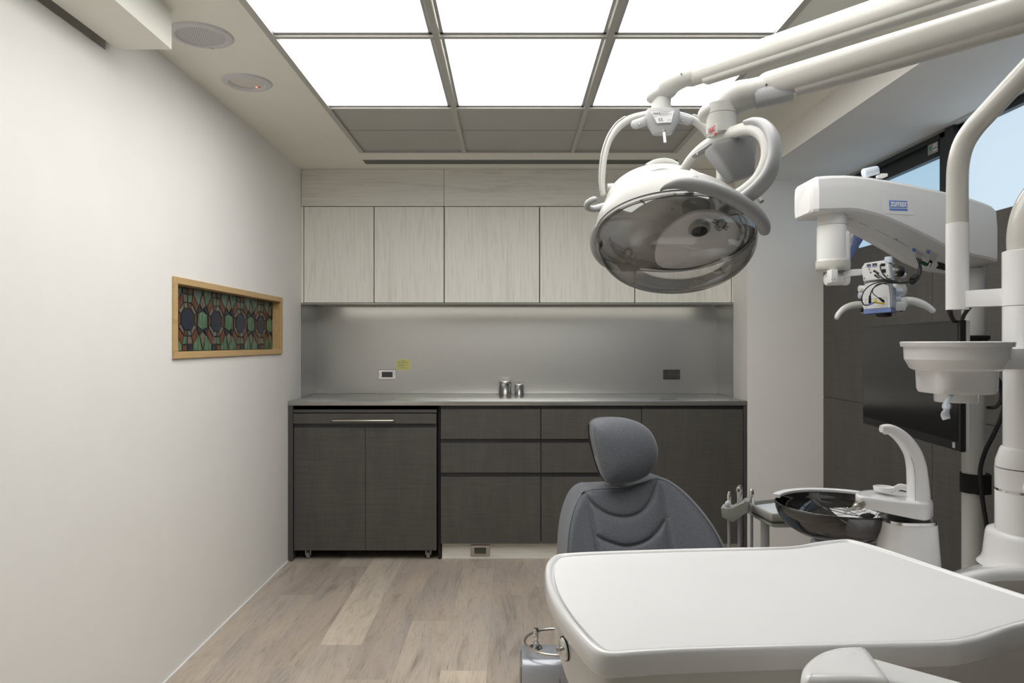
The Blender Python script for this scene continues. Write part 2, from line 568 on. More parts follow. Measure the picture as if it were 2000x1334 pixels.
# fine dark seams
def seam(sock, wdt):
    mm = nt.nodes.new('ShaderNodeMath'); mm.operation = 'PINGPONG'; mm.inputs[1].default_value = 0.5
    L(nt, sock, mm.inputs[0])
    r = nt.nodes.new('ShaderNodeMapRange'); r.inputs[1].default_value = 0; r.inputs[2].default_value = wdt
    r.inputs[3].default_value = 0.72; r.inputs[4].default_value = 1
    L(nt, mm.outputs[0], r.inputs[0]); return r.outputs[0]
c2 = nt.nodes.new('ShaderNodeMix'); c2.data_type = 'RGBA'; c2.blend_type = 'MULTIPLY'; c2.inputs['Factor'].default_value = 1
L(nt, cc, c2.inputs[6]); L(nt, seam(sx.outputs[1], 0.006), c2.inputs[7])
L(nt, c2.outputs[2], bs.inputs['Base Color'])
bs.inputs['Roughness'].default_value = 0.42; bs.inputs['Specular IOR Level'].default_value = 0.4
bump(nt, n2, bs, 0.12)
me.materials.append(m)

# left wall with the niche opening (frame outer size) and the pocket beside the duct
NY0, NY1, NZ0, NZ1 = 2.672, 3.900, 1.188, 1.462
b = B()
PY, PZ0, TK = 2.22, 2.137, .14
def wl(y0, y1, z0, z1, x1=XL): b.box(XL - TK, x1, y0, y1, z0, z1)
wl(YR, PY, 0, PZ0); wl(YR, PY, PZ0, ZC + .02, XL - .046); wl(PY, NY0, 0, ZC + .02)
wl(NY0, NY1, 0, NZ0); wl(NY0, NY1, NZ1, ZC + .02); wl(NY0, NY1, NZ0, NZ1, XL - .06); wl(NY1, YB + .05, 0, ZC + .02)
struct('wall_left', b, M['wall'], angle=10)
b = B(); b.box(XL - .1, XR, YB, YB + .1, 0, ZC); struct('wall_back', b, M['wall'])
b = B(); b.box(XR, 2.05, YC, YB + .1, 0, ZC + .05); struct('wall_return', b, M['wall'])
b = B(); b.box(XL - .1, 2.05, YR - .1, YR, 0, ZC + .05); struct('wall_rear', b, M['wall'])
b = B(); b.box(XG + .05, XG + .14, YR, YC, 0, 1.70); b.box(XW + .03, XG + .05, YR, YC, 0.0, 1.68); struct('wall_right', b, M['wall'])
b = B(); b.box(1.340, 2.10, YR, YC, ZSOF, ZC + .06); struct('trim_1', b, M['wall'])
b = B(); b.box(-1.234, -1.063, YR, 2.25, 2.151, ZC + .02, 0.001, 1); struct('trim_2', b, M['ceil'])
# ceiling with the opening of the light grid and the linear vent
GX = [-0.824, -0.252, 0.338, 0.912]
GY = [0.965, 1.705, 2.440, 3.185, 3.920]
SX0, SX1, SY0, SY1 = -0.842, 0.955, 4.075, 4.175
b = B()
def qz(x0, x1, y0, y1, z=ZC): b.poly([(x0, y0, z), (x1, y0, z), (x1, y1, z), (x0, y1, z)])
XA, XZ = XL - .06, 1.36
qz(XA, XZ, YR, GY[0]); qz(XA, GX[0], GY[0], GY[-1]); qz(GX[3], XZ, GY[0], GY[-1]); qz(XA, XZ, GY[-1], SY0)
qz(XA, SX0, SY0, SY1); qz(SX1, XZ, SY0, SY1); qz(XA, XZ, SY1, YB + .05)
qz(GX[0] - .02, GX[3] + .02, GY[0] - .02, GY[-1] + .02, ZC + .12)
for (x0, y0, x1, y1) in ((GX[0], GY[0], GX[0], GY[-1]), (GX[3], GY[0], GX[3], GY[-1]), (GX[0], GY[0], GX[3], GY[0]), (GX[0], GY[-1], GX[3], GY[-1])):
    b.poly([(x0, y0, ZC), (x1, y1, ZC), (x1, y1, ZC + .12), (x0, y0, ZC + .12)])
struct('ceiling', b, M['ceil'])

# baseboard-like white sealant line along the left wall
b = B(); b.box(XL, XL + .006, YR, YC, 0, .006); struct('baseboard_left', b, M['paper'])

# dark cladding on the right wall
b = B()
for (ya, yb) in ((YR, .6), (.604, 1.8), (1.804, 2.993), (2.997, YC)):
    b.box(XW, XW + .03, ya, yb, 0, .926, .001, 1); b.box(XW, XW + .03, ya, yb, .930, ZP, .001, 1)
b.box(XW + .004, XW + .03, YR, YC, .01, ZP - .002)
b.box(XW + .002, XG + .02, YR, YC, ZP - .022, ZP - .001)
struct('trim_3', b, M['linen'])

# window band
win = bpy.data.objects.new('window_1', None); COL.objects.link(win); win.location = (XG, 3.0, ZP); win['kind'] = 'structure'
YM = 3.10
b = B()
b.box(XG - .01, XG + .05, 3.06, YC, 2.05, ZSOF)                      # head rail
b.box(XG - .035, XG - .01, 3.06, YC, 2.118, ZSOF - .004)             # outer lip
b.box(XG - .02, XG - .01, 3.06, YC, 2.05, 2.062)
b.box(XG - .01, XG + .05, 3.93, YC, ZP - .02, ZSOF)                  # far stile
b.box(XG - .01, XG + .05, 3.06, YC, ZP - .02, ZP - .004)
b.box(XG - .035, XG + .05, 3.045, 3.115, ZP - .02, ZSOF - .002)      # mullion
b.box(XG - .055, XG - .03, 2.985, 3.045, ZP - .02, ZSOF - .002)
b.box(XG - .02, XG + .05, YR, 3.045, 2.112, ZSOF - .002)
b.box(XG - .02, XG + .05, YR, 3.045, ZP - .02, ZP)
b.box(XG - .02, XG + .05, 1.2, 1.26, ZP - .02, ZSOF - .002)
b.out('window_frame', M['frame_blk'], win)
b = B(); b.box(XG + .01, XG + .018, 3.10, 3.94, ZP - .01, 2.07); b.out('window_pane', M['frost'], win)
b = B(); b.box(XG + .005, XG + .013, YR, 3.05, ZP - .01, 2.13); b.out('window_pane', M['frost_near'], win)
b = B(); b.box(XG - .037, XG - .0352, 3.125, 3.20, 2.066, 2.112)
ws = b.out('window_sticker', M['ink_l'], win); ws['label'] = 'small maker sticker with green emblem'
b = B(); b.poly([(XG - .0378, y, z) for y, z in ((3.194, 2.102), (3.178, 2.097), (3.168, 2.104), (3.174, 2.090), (3.168, 2.082), (3.180, 2.084), (3.190, 2.078), (3.186, 2.090))]); b.out('emblem', M['green'], ws)
b = B()
for z in (2.10, 2.092, 2.076): b.box(XG - .0378, XG - .037, 3.13, 3.162, z, z + .004)
b.out('print', M['paper'], ws)
b = B(); b.box(XG - .07, XG - .035, YR, YC, ZSOF - .006, ZSOF, .001, 1); struct('trim_4', b, M['cream_m'])

# linear vent in the ceiling
b = B()
b.box(SX0 - .02, SX1 + .02, SY0 - .02, SY1 + .02, ZC + .003, ZC + .02)
v_ = thing('ceiling_vent', ((SX0 + SX1) / 2, SY0, ZC), 'long narrow dark grey slot vent in the ceiling in front of the pale wall cabinets', 'air vent')
b.out('vent_back', M['slot'], v_)
b = B()
for y in (SY0, SY0 + .045, SY1 - .010):
    b.box(SX0, SX1, y, y + .008, ZC + .0012, ZC + .003)
b.out('vent_blade', M['slot'], v_)

# ------------------------------------------------------------------ ceiling light grid
g = thing('ceiling_grid', (0.044, 2.4, ZC), 'silver metal grid framing the square light panels in the ceiling', 'ceiling grid')
b = B()
bw = .011
for i, x in enumerate(GX):
    if i in (0, 3):
        xx = (x, x + .024) if i == 0 else (x - .024, x)
    else: xx = (x - bw, x + bw)
    b.box(xx[0], xx[1], GY[0], GY[-1], ZC - .004, ZC + .03)
for j, y in enumerate(GY):
    yy = (y - bw, y + bw) if 0 < j < 4 else ((y, y + .02) if j == 0 else (y - .012, y))
    b.box(GX[0], GX[3], yy[0], yy[1], ZC - .0035, ZC + .028)
b.out('grid_bars', M['alu'], g)
colname = ['left', 'middle', 'right']
for j in range(4):
    for i in range(3):
        x0, x1, y0, y1 = GX[i] + .014, GX[i + 1] - .014, GY[j] + .014, GY[j + 1] - .014
        cx, cy = (x0 + x1) / 2, (y0 + y1) / 2
        if j == 3:
            t = thing('ceiling_panel', (cx, cy, ZC), {0: 'unlit dull grey ceiling panel nearest the left wall, beyond the lit ones',
                      1: 'unlit dull grey ceiling panel in the middle, above the steel slot vent', 2: 'unlit dull grey ceiling panel partly hidden behind the rear lamp yoke'}[i], 'ceiling panel', 'unlit grey ceiling panels')
            b = B(); b.box(x0 - .006, x1 + .006, y0 - .006, y1 + .006, ZC + .006, ZC + .014); b.out('panel', M['alu_dull'], t)
            b = B()
            for yy in (y0 + .33,): b.box(x0, x1, yy, yy + .002, ZC + .0045, ZC + .006)
            b.out('joint_line', M['ink_l'], t)
        else:
            if j == 2:
                lab = ['lit white ceiling light panel in the front row, leftmost, whole in view', 'lit white ceiling light panel in the middle, whole in view between two grid bars',
                       'lit white ceiling light panel behind the elbow of the rear lamp arm'][i]
            elif j == 1:
                lab = ['lit white ceiling light panel cut by the top of the photo, beside the duct', 'lit white ceiling light panel cut by the top of the photo, middle one',
                       'lit white ceiling light panel cut by the top of the photo, nearest the beam'][i]
            else:
                lab = 'lit ceiling light panel over the photographer, ' + ['nearest the left wall', 'between two others', 'nearest the beam'][i]
            t = thing('ceiling_light', (cx, cy, ZC), lab, 'ceiling light', 'lit ceiling light panels' if j > 0 else 'lit ceiling panels overhead')
            b = B(); b.box(x0 + .010, x1 - .010, y0 + .010, y1 - .010, ZC + .010, ZC + .016); b.out('diffuser', M['panel'], t)
            b = B()
            for (a0, a1, c0, c1) in ((x0, x0 + .011, y0, y1), (x1 - .011, x1, y0, y1), (x0, x1, y0, y0 + .011), (x0, x1, y1 - .011, y1)):
                b.box(a0, a1, c0, c1, ZC + .004, ZC + .02)
            b.out('frame', M['grey_l'], t)

# ceiling speaker and emergency light
c = Vector((-1.047, 2.425, ZC))
t = thing('ceiling_speaker', c, 'round perforated grey ceiling speaker next to the boxed duct', 'speaker')
b = B(); b.lathe([(.0, -.004), (.078, -.004), (.082, -.009), (.100, -.006), (.106, 0), (.106, .004), (0, .004)], c, seg=48); b.out('rim', M['spk'], t)
b = B()
for k in range(1, 12):
    r = .0068 * k
    n = int(6 * k)
    for q in range(n):
        a = 2 * PI * q / n
        p = c + Vector((r * math.cos(a), r * math.sin(a), -.0042))
        b.poly([p + Vector((.0017 * math.cos(h * PI / 3), .0017 * math.sin(h * PI / 3), 0)) for h in range(6)])
b.out('grille_holes', M['ink'], t)
b = B(); b.lathe([(0, 0), (.004, 0), (.003, -.003), (0, -.003)], c + Vector((0, .092, -.007)), seg=10); b.out('screw', M['satin'], t)
c = Vector((-1.052, 2.862, ZC))
t = thing('emergency_light', c, 'small round recessed emergency light with a red glow beside the speaker', 'emergency light')
b = B(); b.lathe([(.064, .006), (.064, -.004), (.072, -.010), (.092, -.007), (.098, 0), (.098, .004), (.066, .006)], c, seg=48, close=True); b.out('ring', M['spk'], t)
b = B(); b.lathe([(0, -.001), (.064, -.001), (.064, .004), (0, .004)], c, seg=40); b.out('lens', M['lens_ring'], t)
b = B(); b.lathe([(0, -.002), (.004, -.002), (.004, 0), (0, 0)], c + Vector((.02, .052, -.001)), seg=10); b.out('indicator', M['led'], t)
b = B(); b.lathe([(0, -.002), (.003, -.002), (.003, 0), (0, 0)], c + Vector((.03, .053, -.001)), seg=10); b.out('test_button', M['ink'], t)

# ------------------------------------------------------------------ fitted furniture along the back
def bx(name, x0, x1, y0, y1, z0, z1, m, parent=None, bev=.0015):
    b = B(); b.box(x0, x1, y0, y1, z0, z1, bev, 1)
    return b.out(name, m, parent)

def ux(u, Y): return (u - CU) * Y / F
def vz(v, Y): return CZ - (v - CV) * Y / F

# fascia
zf0, zf1 = vz(402.5, YU), ZC - .001
xm = ux(867, YU)
t = bx('fascia_panel', XL + .002, xm - .001, YU, YU + .02, zf0, zf1, M['wood_h']); tag(t, 'pale horizontal-grain fascia panel above the cabinets, left one', 'panel', 'fascia panels above the wall cabinets')
t = bx('fascia_panel', xm + .001, XR - .002, YU, YU + .02, zf0, zf1, M['wood_h']); tag(t, 'pale horizontal-grain fascia panel above the cabinets, right and longer one', 'panel', 'fascia panels above the wall cabinets')
zc0, zc1 = vz(591, YU), zf0 - .003
ds = [ux(u, YU) for u in (593, 730.5, 867.5, 1054, 1240, 1429)]
def wall_cab(i0, i1, label):
    xa, xb = ds[i0], ds[i1]
    t = thing('wall_cabinet', ((xa + xb) / 2, YU, zc0), label, 'wall cabinet', 'pale wall cabinets')
    bx('body', xa + .001, xb - .001, YU + .019, YB - .004, zc0 + .002, zc1, M['black_in'], t, 0)
    for i in range(i0, i1):
        bx('door', ds[i] + .0028, ds[i + 1] - .0028, YU, YU + .018, zc0, zc1 - .001, M['wood_v'], t)
wall_cab(0, 2, 'pale wood double-door wall cabinet nearest the left wall')
wall_cab(2, 3, 'pale wood single-door wall cabinet, third door from the left wall')
wall_cab(3, 4, 'pale wood single-door wall cabinet half hidden behind the surgical lamps')
wall_cab(4, 5, 'pale wood single-door wall cabinet at the right end, behind the lamp visor')
t = bx('cabinet_underside', XL + .002, XR - .002, YU + .004, YB - .004, zc0 - .012, zc0 - .001, M['steel_top'])
tag(t, 'thin metal underside plate running below all the pale wall cabinets', 'panel')
for xa, xb, l in ((XL + .001, ds[0] - .002, 'narrow pale filler strip between the left wall and the wall cabinets'), (ds[5] + .002, XR - .001, 'narrow pale filler strip at the right end of the wall cabinets')):
    t = bx('filler_strip', xa, xb, YU + .001, YU + .02, zc0, zc1, M['wood_v'], None, 0); tag(t, l, 'filler strip')
# light strip
t = thing('light_strip', (0, YU + .10, zc0 - .02), 'slim glowing light strip fixed under the pale wall cabinets', 'light')
bx('housing', -1.14, 1.24, YU + .06, YU + .085, zc0 - .022, zc0 - .012, M['alu'], t, 0)
bx('diffuser', -1.13, 1.23, YU + .085, YU + .095, zc0 - .021, zc0 - .0125, M['strip'], t, 0)

# splashback
ZT = .9035
t = thing('splashback', (0, YB, ZT), 'brushed stainless steel splashback between the wall cabinets and the worktop', 'splashback')
bx('back_sheet', XL + .003, XR - .003, YB - .004, YB - .001, ZT + .001, zc0 - .012, M['steel'], t, 0)
bx('side_sheet', XL + .0005, XL + .003, YU + .003, YB - .004, ZT + .001, zc0 - .012, M['steel_side'], t, 0)
bx('side_sheet', XR - .003, XR - .0005, YU + .003, YB - .004, ZT + .001, zc0 - .012, M['steel_side'], t, 0)

# worktop
b = B(); b.box(XL + .0005, XR + .0005, YC, YB - .005, ZT - .026, ZT, .002, 2)
t = b.out('worktop', M['steel_top']); tag(t, 'long grey stainless steel worktop over the dark base cabinets', 'worktop')

# end panels
ZK = vz(1063, YC)   # underside of the doors
YF = YC + .012
t = bx('end_panel', XL + .001, ux(571.5, YC), YC + .002, YB - .01, 0, ZT - .027, M['linen_edge']); tag(t, 'dark narrow upright end panel against the left wall beside the rolling cart', 'end panel')
t = bx('end_panel', ux(1453.5, YC), XR - .001, YC + .002, YB - .01, 0, ZT - .027, M['linen_edge']); tag(t, 'dark narrow upright end panel beside the right wall corner', 'end panel')

# drawer units
def pull_unit(ua, ub, rows, label, tags=(), cat='drawer unit', group=None, name='drawer_unit'):
    xa, xb = ux(ua, YC), ux(ub, YC)
    t = thing(name, ((xa + xb) / 2, YF, ZK), label, cat, group)
    bx('carcass', xa + .001, xb - .001, YF + .026, YB - .01, ZK + .001, ZT - .028, M['black_in'], t, 0)
    for r, (va, vb) in enumerate(rows):
        za, zb = vz(va, YC), vz(vb, YC)
        dr = bx('drawer' if len(rows) > 1 else 'door', xa + .0018, xb - .0018, YF, YF + .02, zb, za, M['linen'], t, .001)
        gz1 = vz(rows[r - 1][1], YC) if r else ZT - .028
        bx('pull_channel', xa + .0015, xb - .0015, YF + .010, YF + .026, za - .002, gz1 + .001, M['channel'], t, 0)
        if r in tags:
            lb = bx('label_strip', xa + .004, xa + .004 + tags[r], YF - .0008, YF, za - .010, za - .003, M['tag_steel'], dr, 0)
            b = B(); x = xa + .006
            while x < xa + tags[r]:
                w_ = random.uniform(.002, .004); b.box(x, x + w_, YF - .0011, YF - .0008, za - .0085, za - .0045); x += w_ + .0012
            b.out('lettering', M['ink'], lb)
    return t
R3 = [(800, 858), (866, 924), (932.5, 1063)]
pull_unit(860, 1056.5, R3, 'dark three-drawer unit right beside the rolling cart', {0: .085, 1: .045, 2: .090}, group='dark drawer units')
pull_unit(1056.5, 1254, R3, 'dark three-drawer unit partly hidden behind the chair headrest', {2: .045}, group='dark drawer units')
pull_unit(1254, 1453.5, [(800, 1063)], 'dark tall one-door base cabinet behind the chair, nearest the right wall', {}, 'base cabinet', name='base_cabinet')
t = bx('divider_panel', ux(854.5, YC), ux(859.5, YC), YF + .03, YB - .01, 0, ZT - .028, M['black_in'], None, 0); tag(t, 'black upright divider between the rolling cart bay and the drawers', 'panel')
YK = 4.085
t = bx('plinth', ux(861.5, YC), ux(1453.5, YC), YK, YK + .018, 0, ZK - .001, M['wood_h']); tag(t, 'pale wood plinth board on the floor under the dark drawers', 'plinth')
# shell of the cart bay
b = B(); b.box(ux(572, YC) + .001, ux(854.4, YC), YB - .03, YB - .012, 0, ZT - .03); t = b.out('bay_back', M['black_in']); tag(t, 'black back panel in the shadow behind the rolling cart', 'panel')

# rolling cart
YCT = YC + .014
xa, xb = ux(573.5, YCT), ux(853, YCT)
t = thing('rolling_cart', ((xa + xb) / 2, YCT + .25, 0), 'dark linen-finish rolling cart with two doors and a top drawer under the worktop', 'cart')
zb = vz(1075.5, YCT)
bx('body', xa + .001, xb - .001, YCT + .020, YCT + .50, zb, vz(800, YCT), M['linen_edge'], t, 0)
bx('top_board', xa, xb, YCT - .004, YCT + .50, vz(806, YCT), vz(800, YCT), M['linen_edge'], t, .001)
dr = bx('drawer', xa + .0015, xb - .002, YCT - .012, YCT + .018, vz(827, YCT), vz(807.5, YCT), M['linen'], t, .001)
h = B()
hz = vz(820, YCT); hx0, hx1 = ux(652, YCT), ux(771, YCT)
h.tube([(hx0, YCT - .012, hz), (hx0, YCT - .036, hz), (hx0 + .004, YCT - .040, hz), (hx1 - .004, YCT - .040, hz), (hx1, YCT - .036, hz), (hx1, YCT - .012, hz)], .0052, seg=12, up=(0, 0, 1))
h.out('handle', M['satin'], dr)
bx('pull_channel', xa + .002, xb - .002, YCT + .006, YCT + .019, vz(835, YCT), vz(827, YCT), M['channel'], t, 0)
um = 713.5
d1 = bx('door', xa + .0015, ux(um, YCT) - .001, YCT, YCT + .018, zb + .001, vz(835, YCT), M['linen'], t, .001)
d2 = bx('door', ux(um, YCT) + .001, xb - .002, YCT, YCT + .018, zb + .001, vz(835, YCT), M['linen'], t, .001)
lb = bx('label_strip', ux(714.5, YCT), ux(727, YCT), YCT - .0008, YCT, vz(839, YCT), vz(835.8, YCT), M['tag_steel'], d2, 0)
def castor(x, y):
    b = B()
    b.box(x - .022, x + .022, y - .022, y + .022, zb - .005, zb, .001, 1)
    b.box(x - .016, x - .012, y - .016, y + .010, .022, zb - .004); b.box(x + .012, x + .016, y - .016, y + .010, .022, zb - .004)
    c_ = b.out('castor', M['satin'], t)
    b = B(); b.cyl((x - .010, y - .006, .0225), (x + .010, y - .006, .0225), .0225, seg=24, bev=.003); b.out('wheel', M['grey_tray'], c_)
for x in (ux(598, YCT), ux(835, YCT)):
    for y in (YCT + .055, YCT + .42): castor(x, y)

# outlets
def outlet(name, x, y, z, w_, h_, mplate, mface, label, group):
    t = thing(name, (x, y, z), label, 'socket', group)
    bx('cover_plate', x - w_ / 2, x + w_ / 2, y - .006, y, z - h_ / 2, z + h_ / 2, mplate, t, .0025)
    f_ = bx('socket_face', x - w_ * .30, x + w_ * .30, y - .0085, y - .006, z - h_ * .27, z + h_ * .27, mface, t, .001)
    b = B()
    for s_ in (-1, 1):
        cx = x + s_ * w_ * .14
        for dz in (-.006, .006): b.box(cx - .005, cx + .005, y - .0088, y - .0085, z + dz - .0011, z + dz + .0011)
        b.box(cx + .008, cx + .0115, y - .0088, y - .0085, z - .002, z + .002)
    b.out('slots', M['ink'], f_)
    for s_ in (-1, 1):
        b = B(); b.lathe([(0, 0), (.003, 0), (.002, .0018), (0, .0018)], (x + s_ * w_ * .42, y - .006, z), (0, -1, 0), 10); b.out('screw', M['satin'], t)
YS = YB - .0042
outlet('wall_socket', ux(756.5, YS), YS, vz(731.5, YS), 35 * YS / F, 19.5 * YS / F, M['chrome'], M['ink'], 'silver wall socket plate with dark insert beside the yellow notice', 'sockets')
outlet('wall_socket', ux(1311.5, YS), YS, vz(731.5, YS), 33 * YS / F, 19 * YS / F, M['tag_steel'], M['ink'], 'dark wall socket at the right end of the steel splashback', 'sockets')
outlet('plinth_socket', ux(938, YK), YK, vz(1075, YK), 38 * YK / F, 22 * YK / F, M['satin'], M['ink'], 'bronze-grey socket plate low in the pale plinth', 'sockets')
# notice
t = thing('notice', P(787.5, 712, YS), 'small yellow printed notice stuck on the steel splashback', 'notice')
bx('sheet', ux(774.5, YS), ux(801, YS), YS - .001, YS, vz(722, YS), vz(702, YS), M['yellow'], t, 0)
b = B()
for v, a_, c_ in ((704.3, 784, 792), (706.6, 777, 798), (708.8, 777, 798), (711.2, 777, 790), (713.6, 777, 798), (715.8, 777, 789), (718.6, 777, 797)):
    x = ux(a_, YS)
    while x < ux(c_, YS):
        w_ = random.uniform(.002, .008); b.box(x, min(x + w_, ux(c_, YS)), YS - .0014, YS - .001, vz(v + .55, YS), vz(v - .55, YS)); x += w_ + .0015
b.out('printed_lines', M['ink_l'], t)

# canisters
def canister(u, Y, r, h, knob, label):
    c = Vector((ux(u, Y), Y, ZT))
    t = thing('canister', c, label, 'canister', 'steel canisters on the worktop')
    b = B(); b.lathe([(0, 0), (r * .94, 0), (r * .97, .002), (r * .97, h * .74), (0, h * .74)], c, seg=40); b.out('body', M['chrome'], t)
    b = B()
    b.lathe([(0, h * .70), (r, h * .70), (r, h * .93), (r * .96, h * .97), (r * .5, h), (0, h)], c, seg=40)
    ld = b.out('lid', M['chrome'], t)
    if knob:
        b = B(); b.lathe([(0, h), (.0035, h), (.003, h + .006), (.008, h + .009), (.009, h + .013), (.005, h + .0165), (0, h + .017)], c, seg=20); b.out('knob', M['chrome'], ld)
canister(986.5, 4.54, .0405, .088, False, 'wider round stainless steel canister with a flat lid')
canister(1014, 4.54, .0290, .068, True, 'smaller stainless steel canister with a knobbed lid')

# ------------------------------------------------------------------ stained glass niche frame
t = thing('stained_glass_picture', (XL, 3.28, 1.17), 'oak-framed stained glass panel with octagons set into the white left wall', 'stained glass picture')
b = B()
FX = XL + .0115
y0, y1, z0, z1 = 2.655, 3.912, 1.1715, 1.4775
bd = .0255
def frame_piece(ya, yb, za, zb): b.box(XL + .0002, FX, ya, yb, za, zb, .0012, 1)
frame_piece(y0, y1, z1 - bd, z1); frame_piece(y0, y1, z0, z0 + bd); frame_piece(y0, y0 + bd, z0 + bd, z1 - bd); frame_piece(y1 - bd, y1, z0 + bd, z1 - bd)
iy0, iy1, iz0, iz1 = y0 + bd, y1 - bd, z0 + bd, z1 - bd
dx = XL - .048
for (a0, a1, c0, c1) in ((iy0 - .006, iy1 + .006, iz1, iz1 + .006), (iy0 - .006, iy1 + .006, iz0 - .006, iz0), (iy0 - .006, iy0, iz0, iz1), (iy1, iy1 + .006, iz0, iz1)):
    b.box(dx, XL + .0003, a0, a1, c0, c1)
b.out('frame', M['oak'], t)
b = B()
GXp = XL - .038
b.mi = 0
b.box(GXp - .004, GXp, iy0, iy1, iz0, iz1)
H = iz1 - iz0
def sgp(pts, mi):
    """pts in (metres along wall, fraction down from the top), inset and lifted"""
    q = [Vector((GXp + .0003, max(min(s_, iy1), iy0), iz1 - t_ * H)) for s_, t_ in pts]
    # drop degenerate
    r = []
    for p in q:
        if not r or (p - r[-1]).length > 1e-4: r.append(p)
    if len(r) > 2 and (r[0] - r[-1]).length < 1e-4: r.pop()
    if len(r) < 3: return
    cy = sum(p.y for p in r) / len(r); cz = sum(p.z for p in r) / len(r)
    n = len(r)
    ar = sum(r[i].y * r[(i + 1) % n].z - r[(i + 1) % n].y * r[i].z for i in range(n))
    if abs(ar) < 2e-5: return
    if ar < 0: r.reverse()
    ins = .0032
    o = []
    for i in range(n):
        a_, b2, c_ = r[i - 1], r[i], r[(i + 1) % n]
        d1 = (b2 - a_).normalized(); d2 = (c_ - b2).normalized()
        n1 = Vector((0, -d1.z, d1.y)); n2 = Vector((0, -d2.z, d2.y))
        k = n1 + n2
        if k.length < 1e-6: k = n1
        k.normalize(); den = max(k.dot(n1), .35)
        o.append(b2 + k * (ins / den))
    b.mi = mi
    top = [p + Vector((.0022, 0, 0)) for p in o]
    vs0 = [b.bm.verts.new(p) for p in o]; vs1 = [b.bm.verts.new(p) for p in top]
    b.face(vs1)
    for i in range(n): b.face([vs0[i], vs0[(i + 1) % n], vs1[(i + 1) % n], vs1[i]])
GR, AM, NV, TX, TE = 1, 2, 3, 4, 5
PER = .2795
cs = [2.864 + PER * k for k in range(-1, 5)]
for ci, c0 in enumerate(cs):
    fl = 1 if ci % 2 else -1     # colour order alternates
    def mir(pts, mi, both=True, mi2=None):
        for up in (False, True):
            q = [(c0 + s_, (1 - t_) if up else t_) for s_, t_ in pts]
            sgp(q, (mi2 if (up and mi2 is not None) else mi))
    # octagon
    sgp([(c0 - .030, .33), (c0 + .030, .33), (c0 + .059, .43), (c0 + .059, .58), (c0 + .030, .675), (c0 - .030, .675), (c0 - .059, .58), (c0 - .059, .43)], NV)
    for s in (-1, 1):
        sq1 = AM if s * fl > 0 else NV
        mir([(s * .001, 0.0), (s * .048, 0.0), (s * .045, .105), (s * .001, .105)], sq1, mi2=AM if sq1 == NV else NV)
        mir([(s * .001, .105), (s * .045, .105), (s * .035, .24), (s * .001, .24)], GR if s * fl > 0 else TX, mi2=TX if s * fl > 0 else GR)
        mir([(s * .001, .24), (s * .034, .24), (s * .028, .33), (s * .001, .33)], AM if s * fl > 0 else TE, mi2=TE if s * fl > 0 else AM)
        mir([(s * .030, .33), (s * .034, .24), (s * .082, .385), (s * .059, .43)], TX)
        mir([(s * .045, .105), (s * .052, .09), (s * .100, .27), (s * .082, .385), (s * .035, .24)], AM)
        sgp([(c0 + s * .059, .43), (c0 + s * .082, .385), (c0 + s * .082, .62), (c0 + s * .059, .58)], AM)
        # green top trapezoids and dark slivers toward the half-way line
        mir([(s * .050, 0), (s * .136, 0), (s * .136, .02), (s * .108, .25), (s * .100, .27), (s * .050, .10)], TE if s > 0 else GR, mi2=GR)
        mir([(s * .082, .385), (s * .104, .26), (s * .132, .335), (s * .094, .40)], NV)
    h = c0 + PER / 2
    for up in (False, True):
        f_ = (lambda q: 1 - q) if up else (lambda q: q)
        sgp([(h, f_(.02)), (h + .030, f_(.25)), (h, f_(.33)), (h - .030, f_(.25))], TX)
    for s in (-1, 1):
        sgp([(h, .34), (h + s * .047, .40), (h + s * .047, .61), (h, .665)], GR)
b.out('stained_glass', SGM, t)

# ------------------------------------------------------------------ dental chair
def polar_pad(b, outline, cen, rings, front, back, n=96):
    """outline: closed list of (u,v); cen (u,v); front(u,v,r) and back(u,v,r) give the distance Y; one closed pad"""
    pts = spline([(u, v, 0) for u, v in outline + outline[:1]], 10)[:-1]
    m = len(pts)
    idx = [pts[int(i * m / n)] for i in range(n)]
    fr = []
    for k in range(rings + 1):
        r = k / rings
        r_ = r if r > 0 else 0.0005
        fr.append([P(cen[0] + (p.x - cen[0]) * r_, cen[1] + (p.y - cen[1]) * r_, front(cen[0] + (p.x - cen[0]) * r_, cen[1] + (p.y - cen[1]) * r_, r, i)) for i, p in enumerate(idx)])
    bk = []
    for k in range(rings // 4, -1, -1):
        r = k / (rings // 4)
        r_ = r if r > 0 else 0.0005
        bk.append([back(p, r_) for p in idx])
    b.loft(fr + bk)

def dseg(p, a, c):
    ax, ay = a; cx, cy = c
    dx_, dy_ = cx - ax, cy - ay
    t_ = max(0, min(1, ((p[0] - ax) * dx_ + (p[1] - ay) * dy_) / (dx_ * dx_ + dy_ * dy_)))
    return math.hypot(p[0] - ax - t_ * dx_, p[1] - ay - t_ * dy_)

def dpoly(p, line): return min(dseg(p, line[i], line[i + 1]) for i in range(len(line) - 1))

def sm2(pts, n=6): return [(q.x, q.y) for q in spline([(u, v, 0) for u, v in pts], n)]

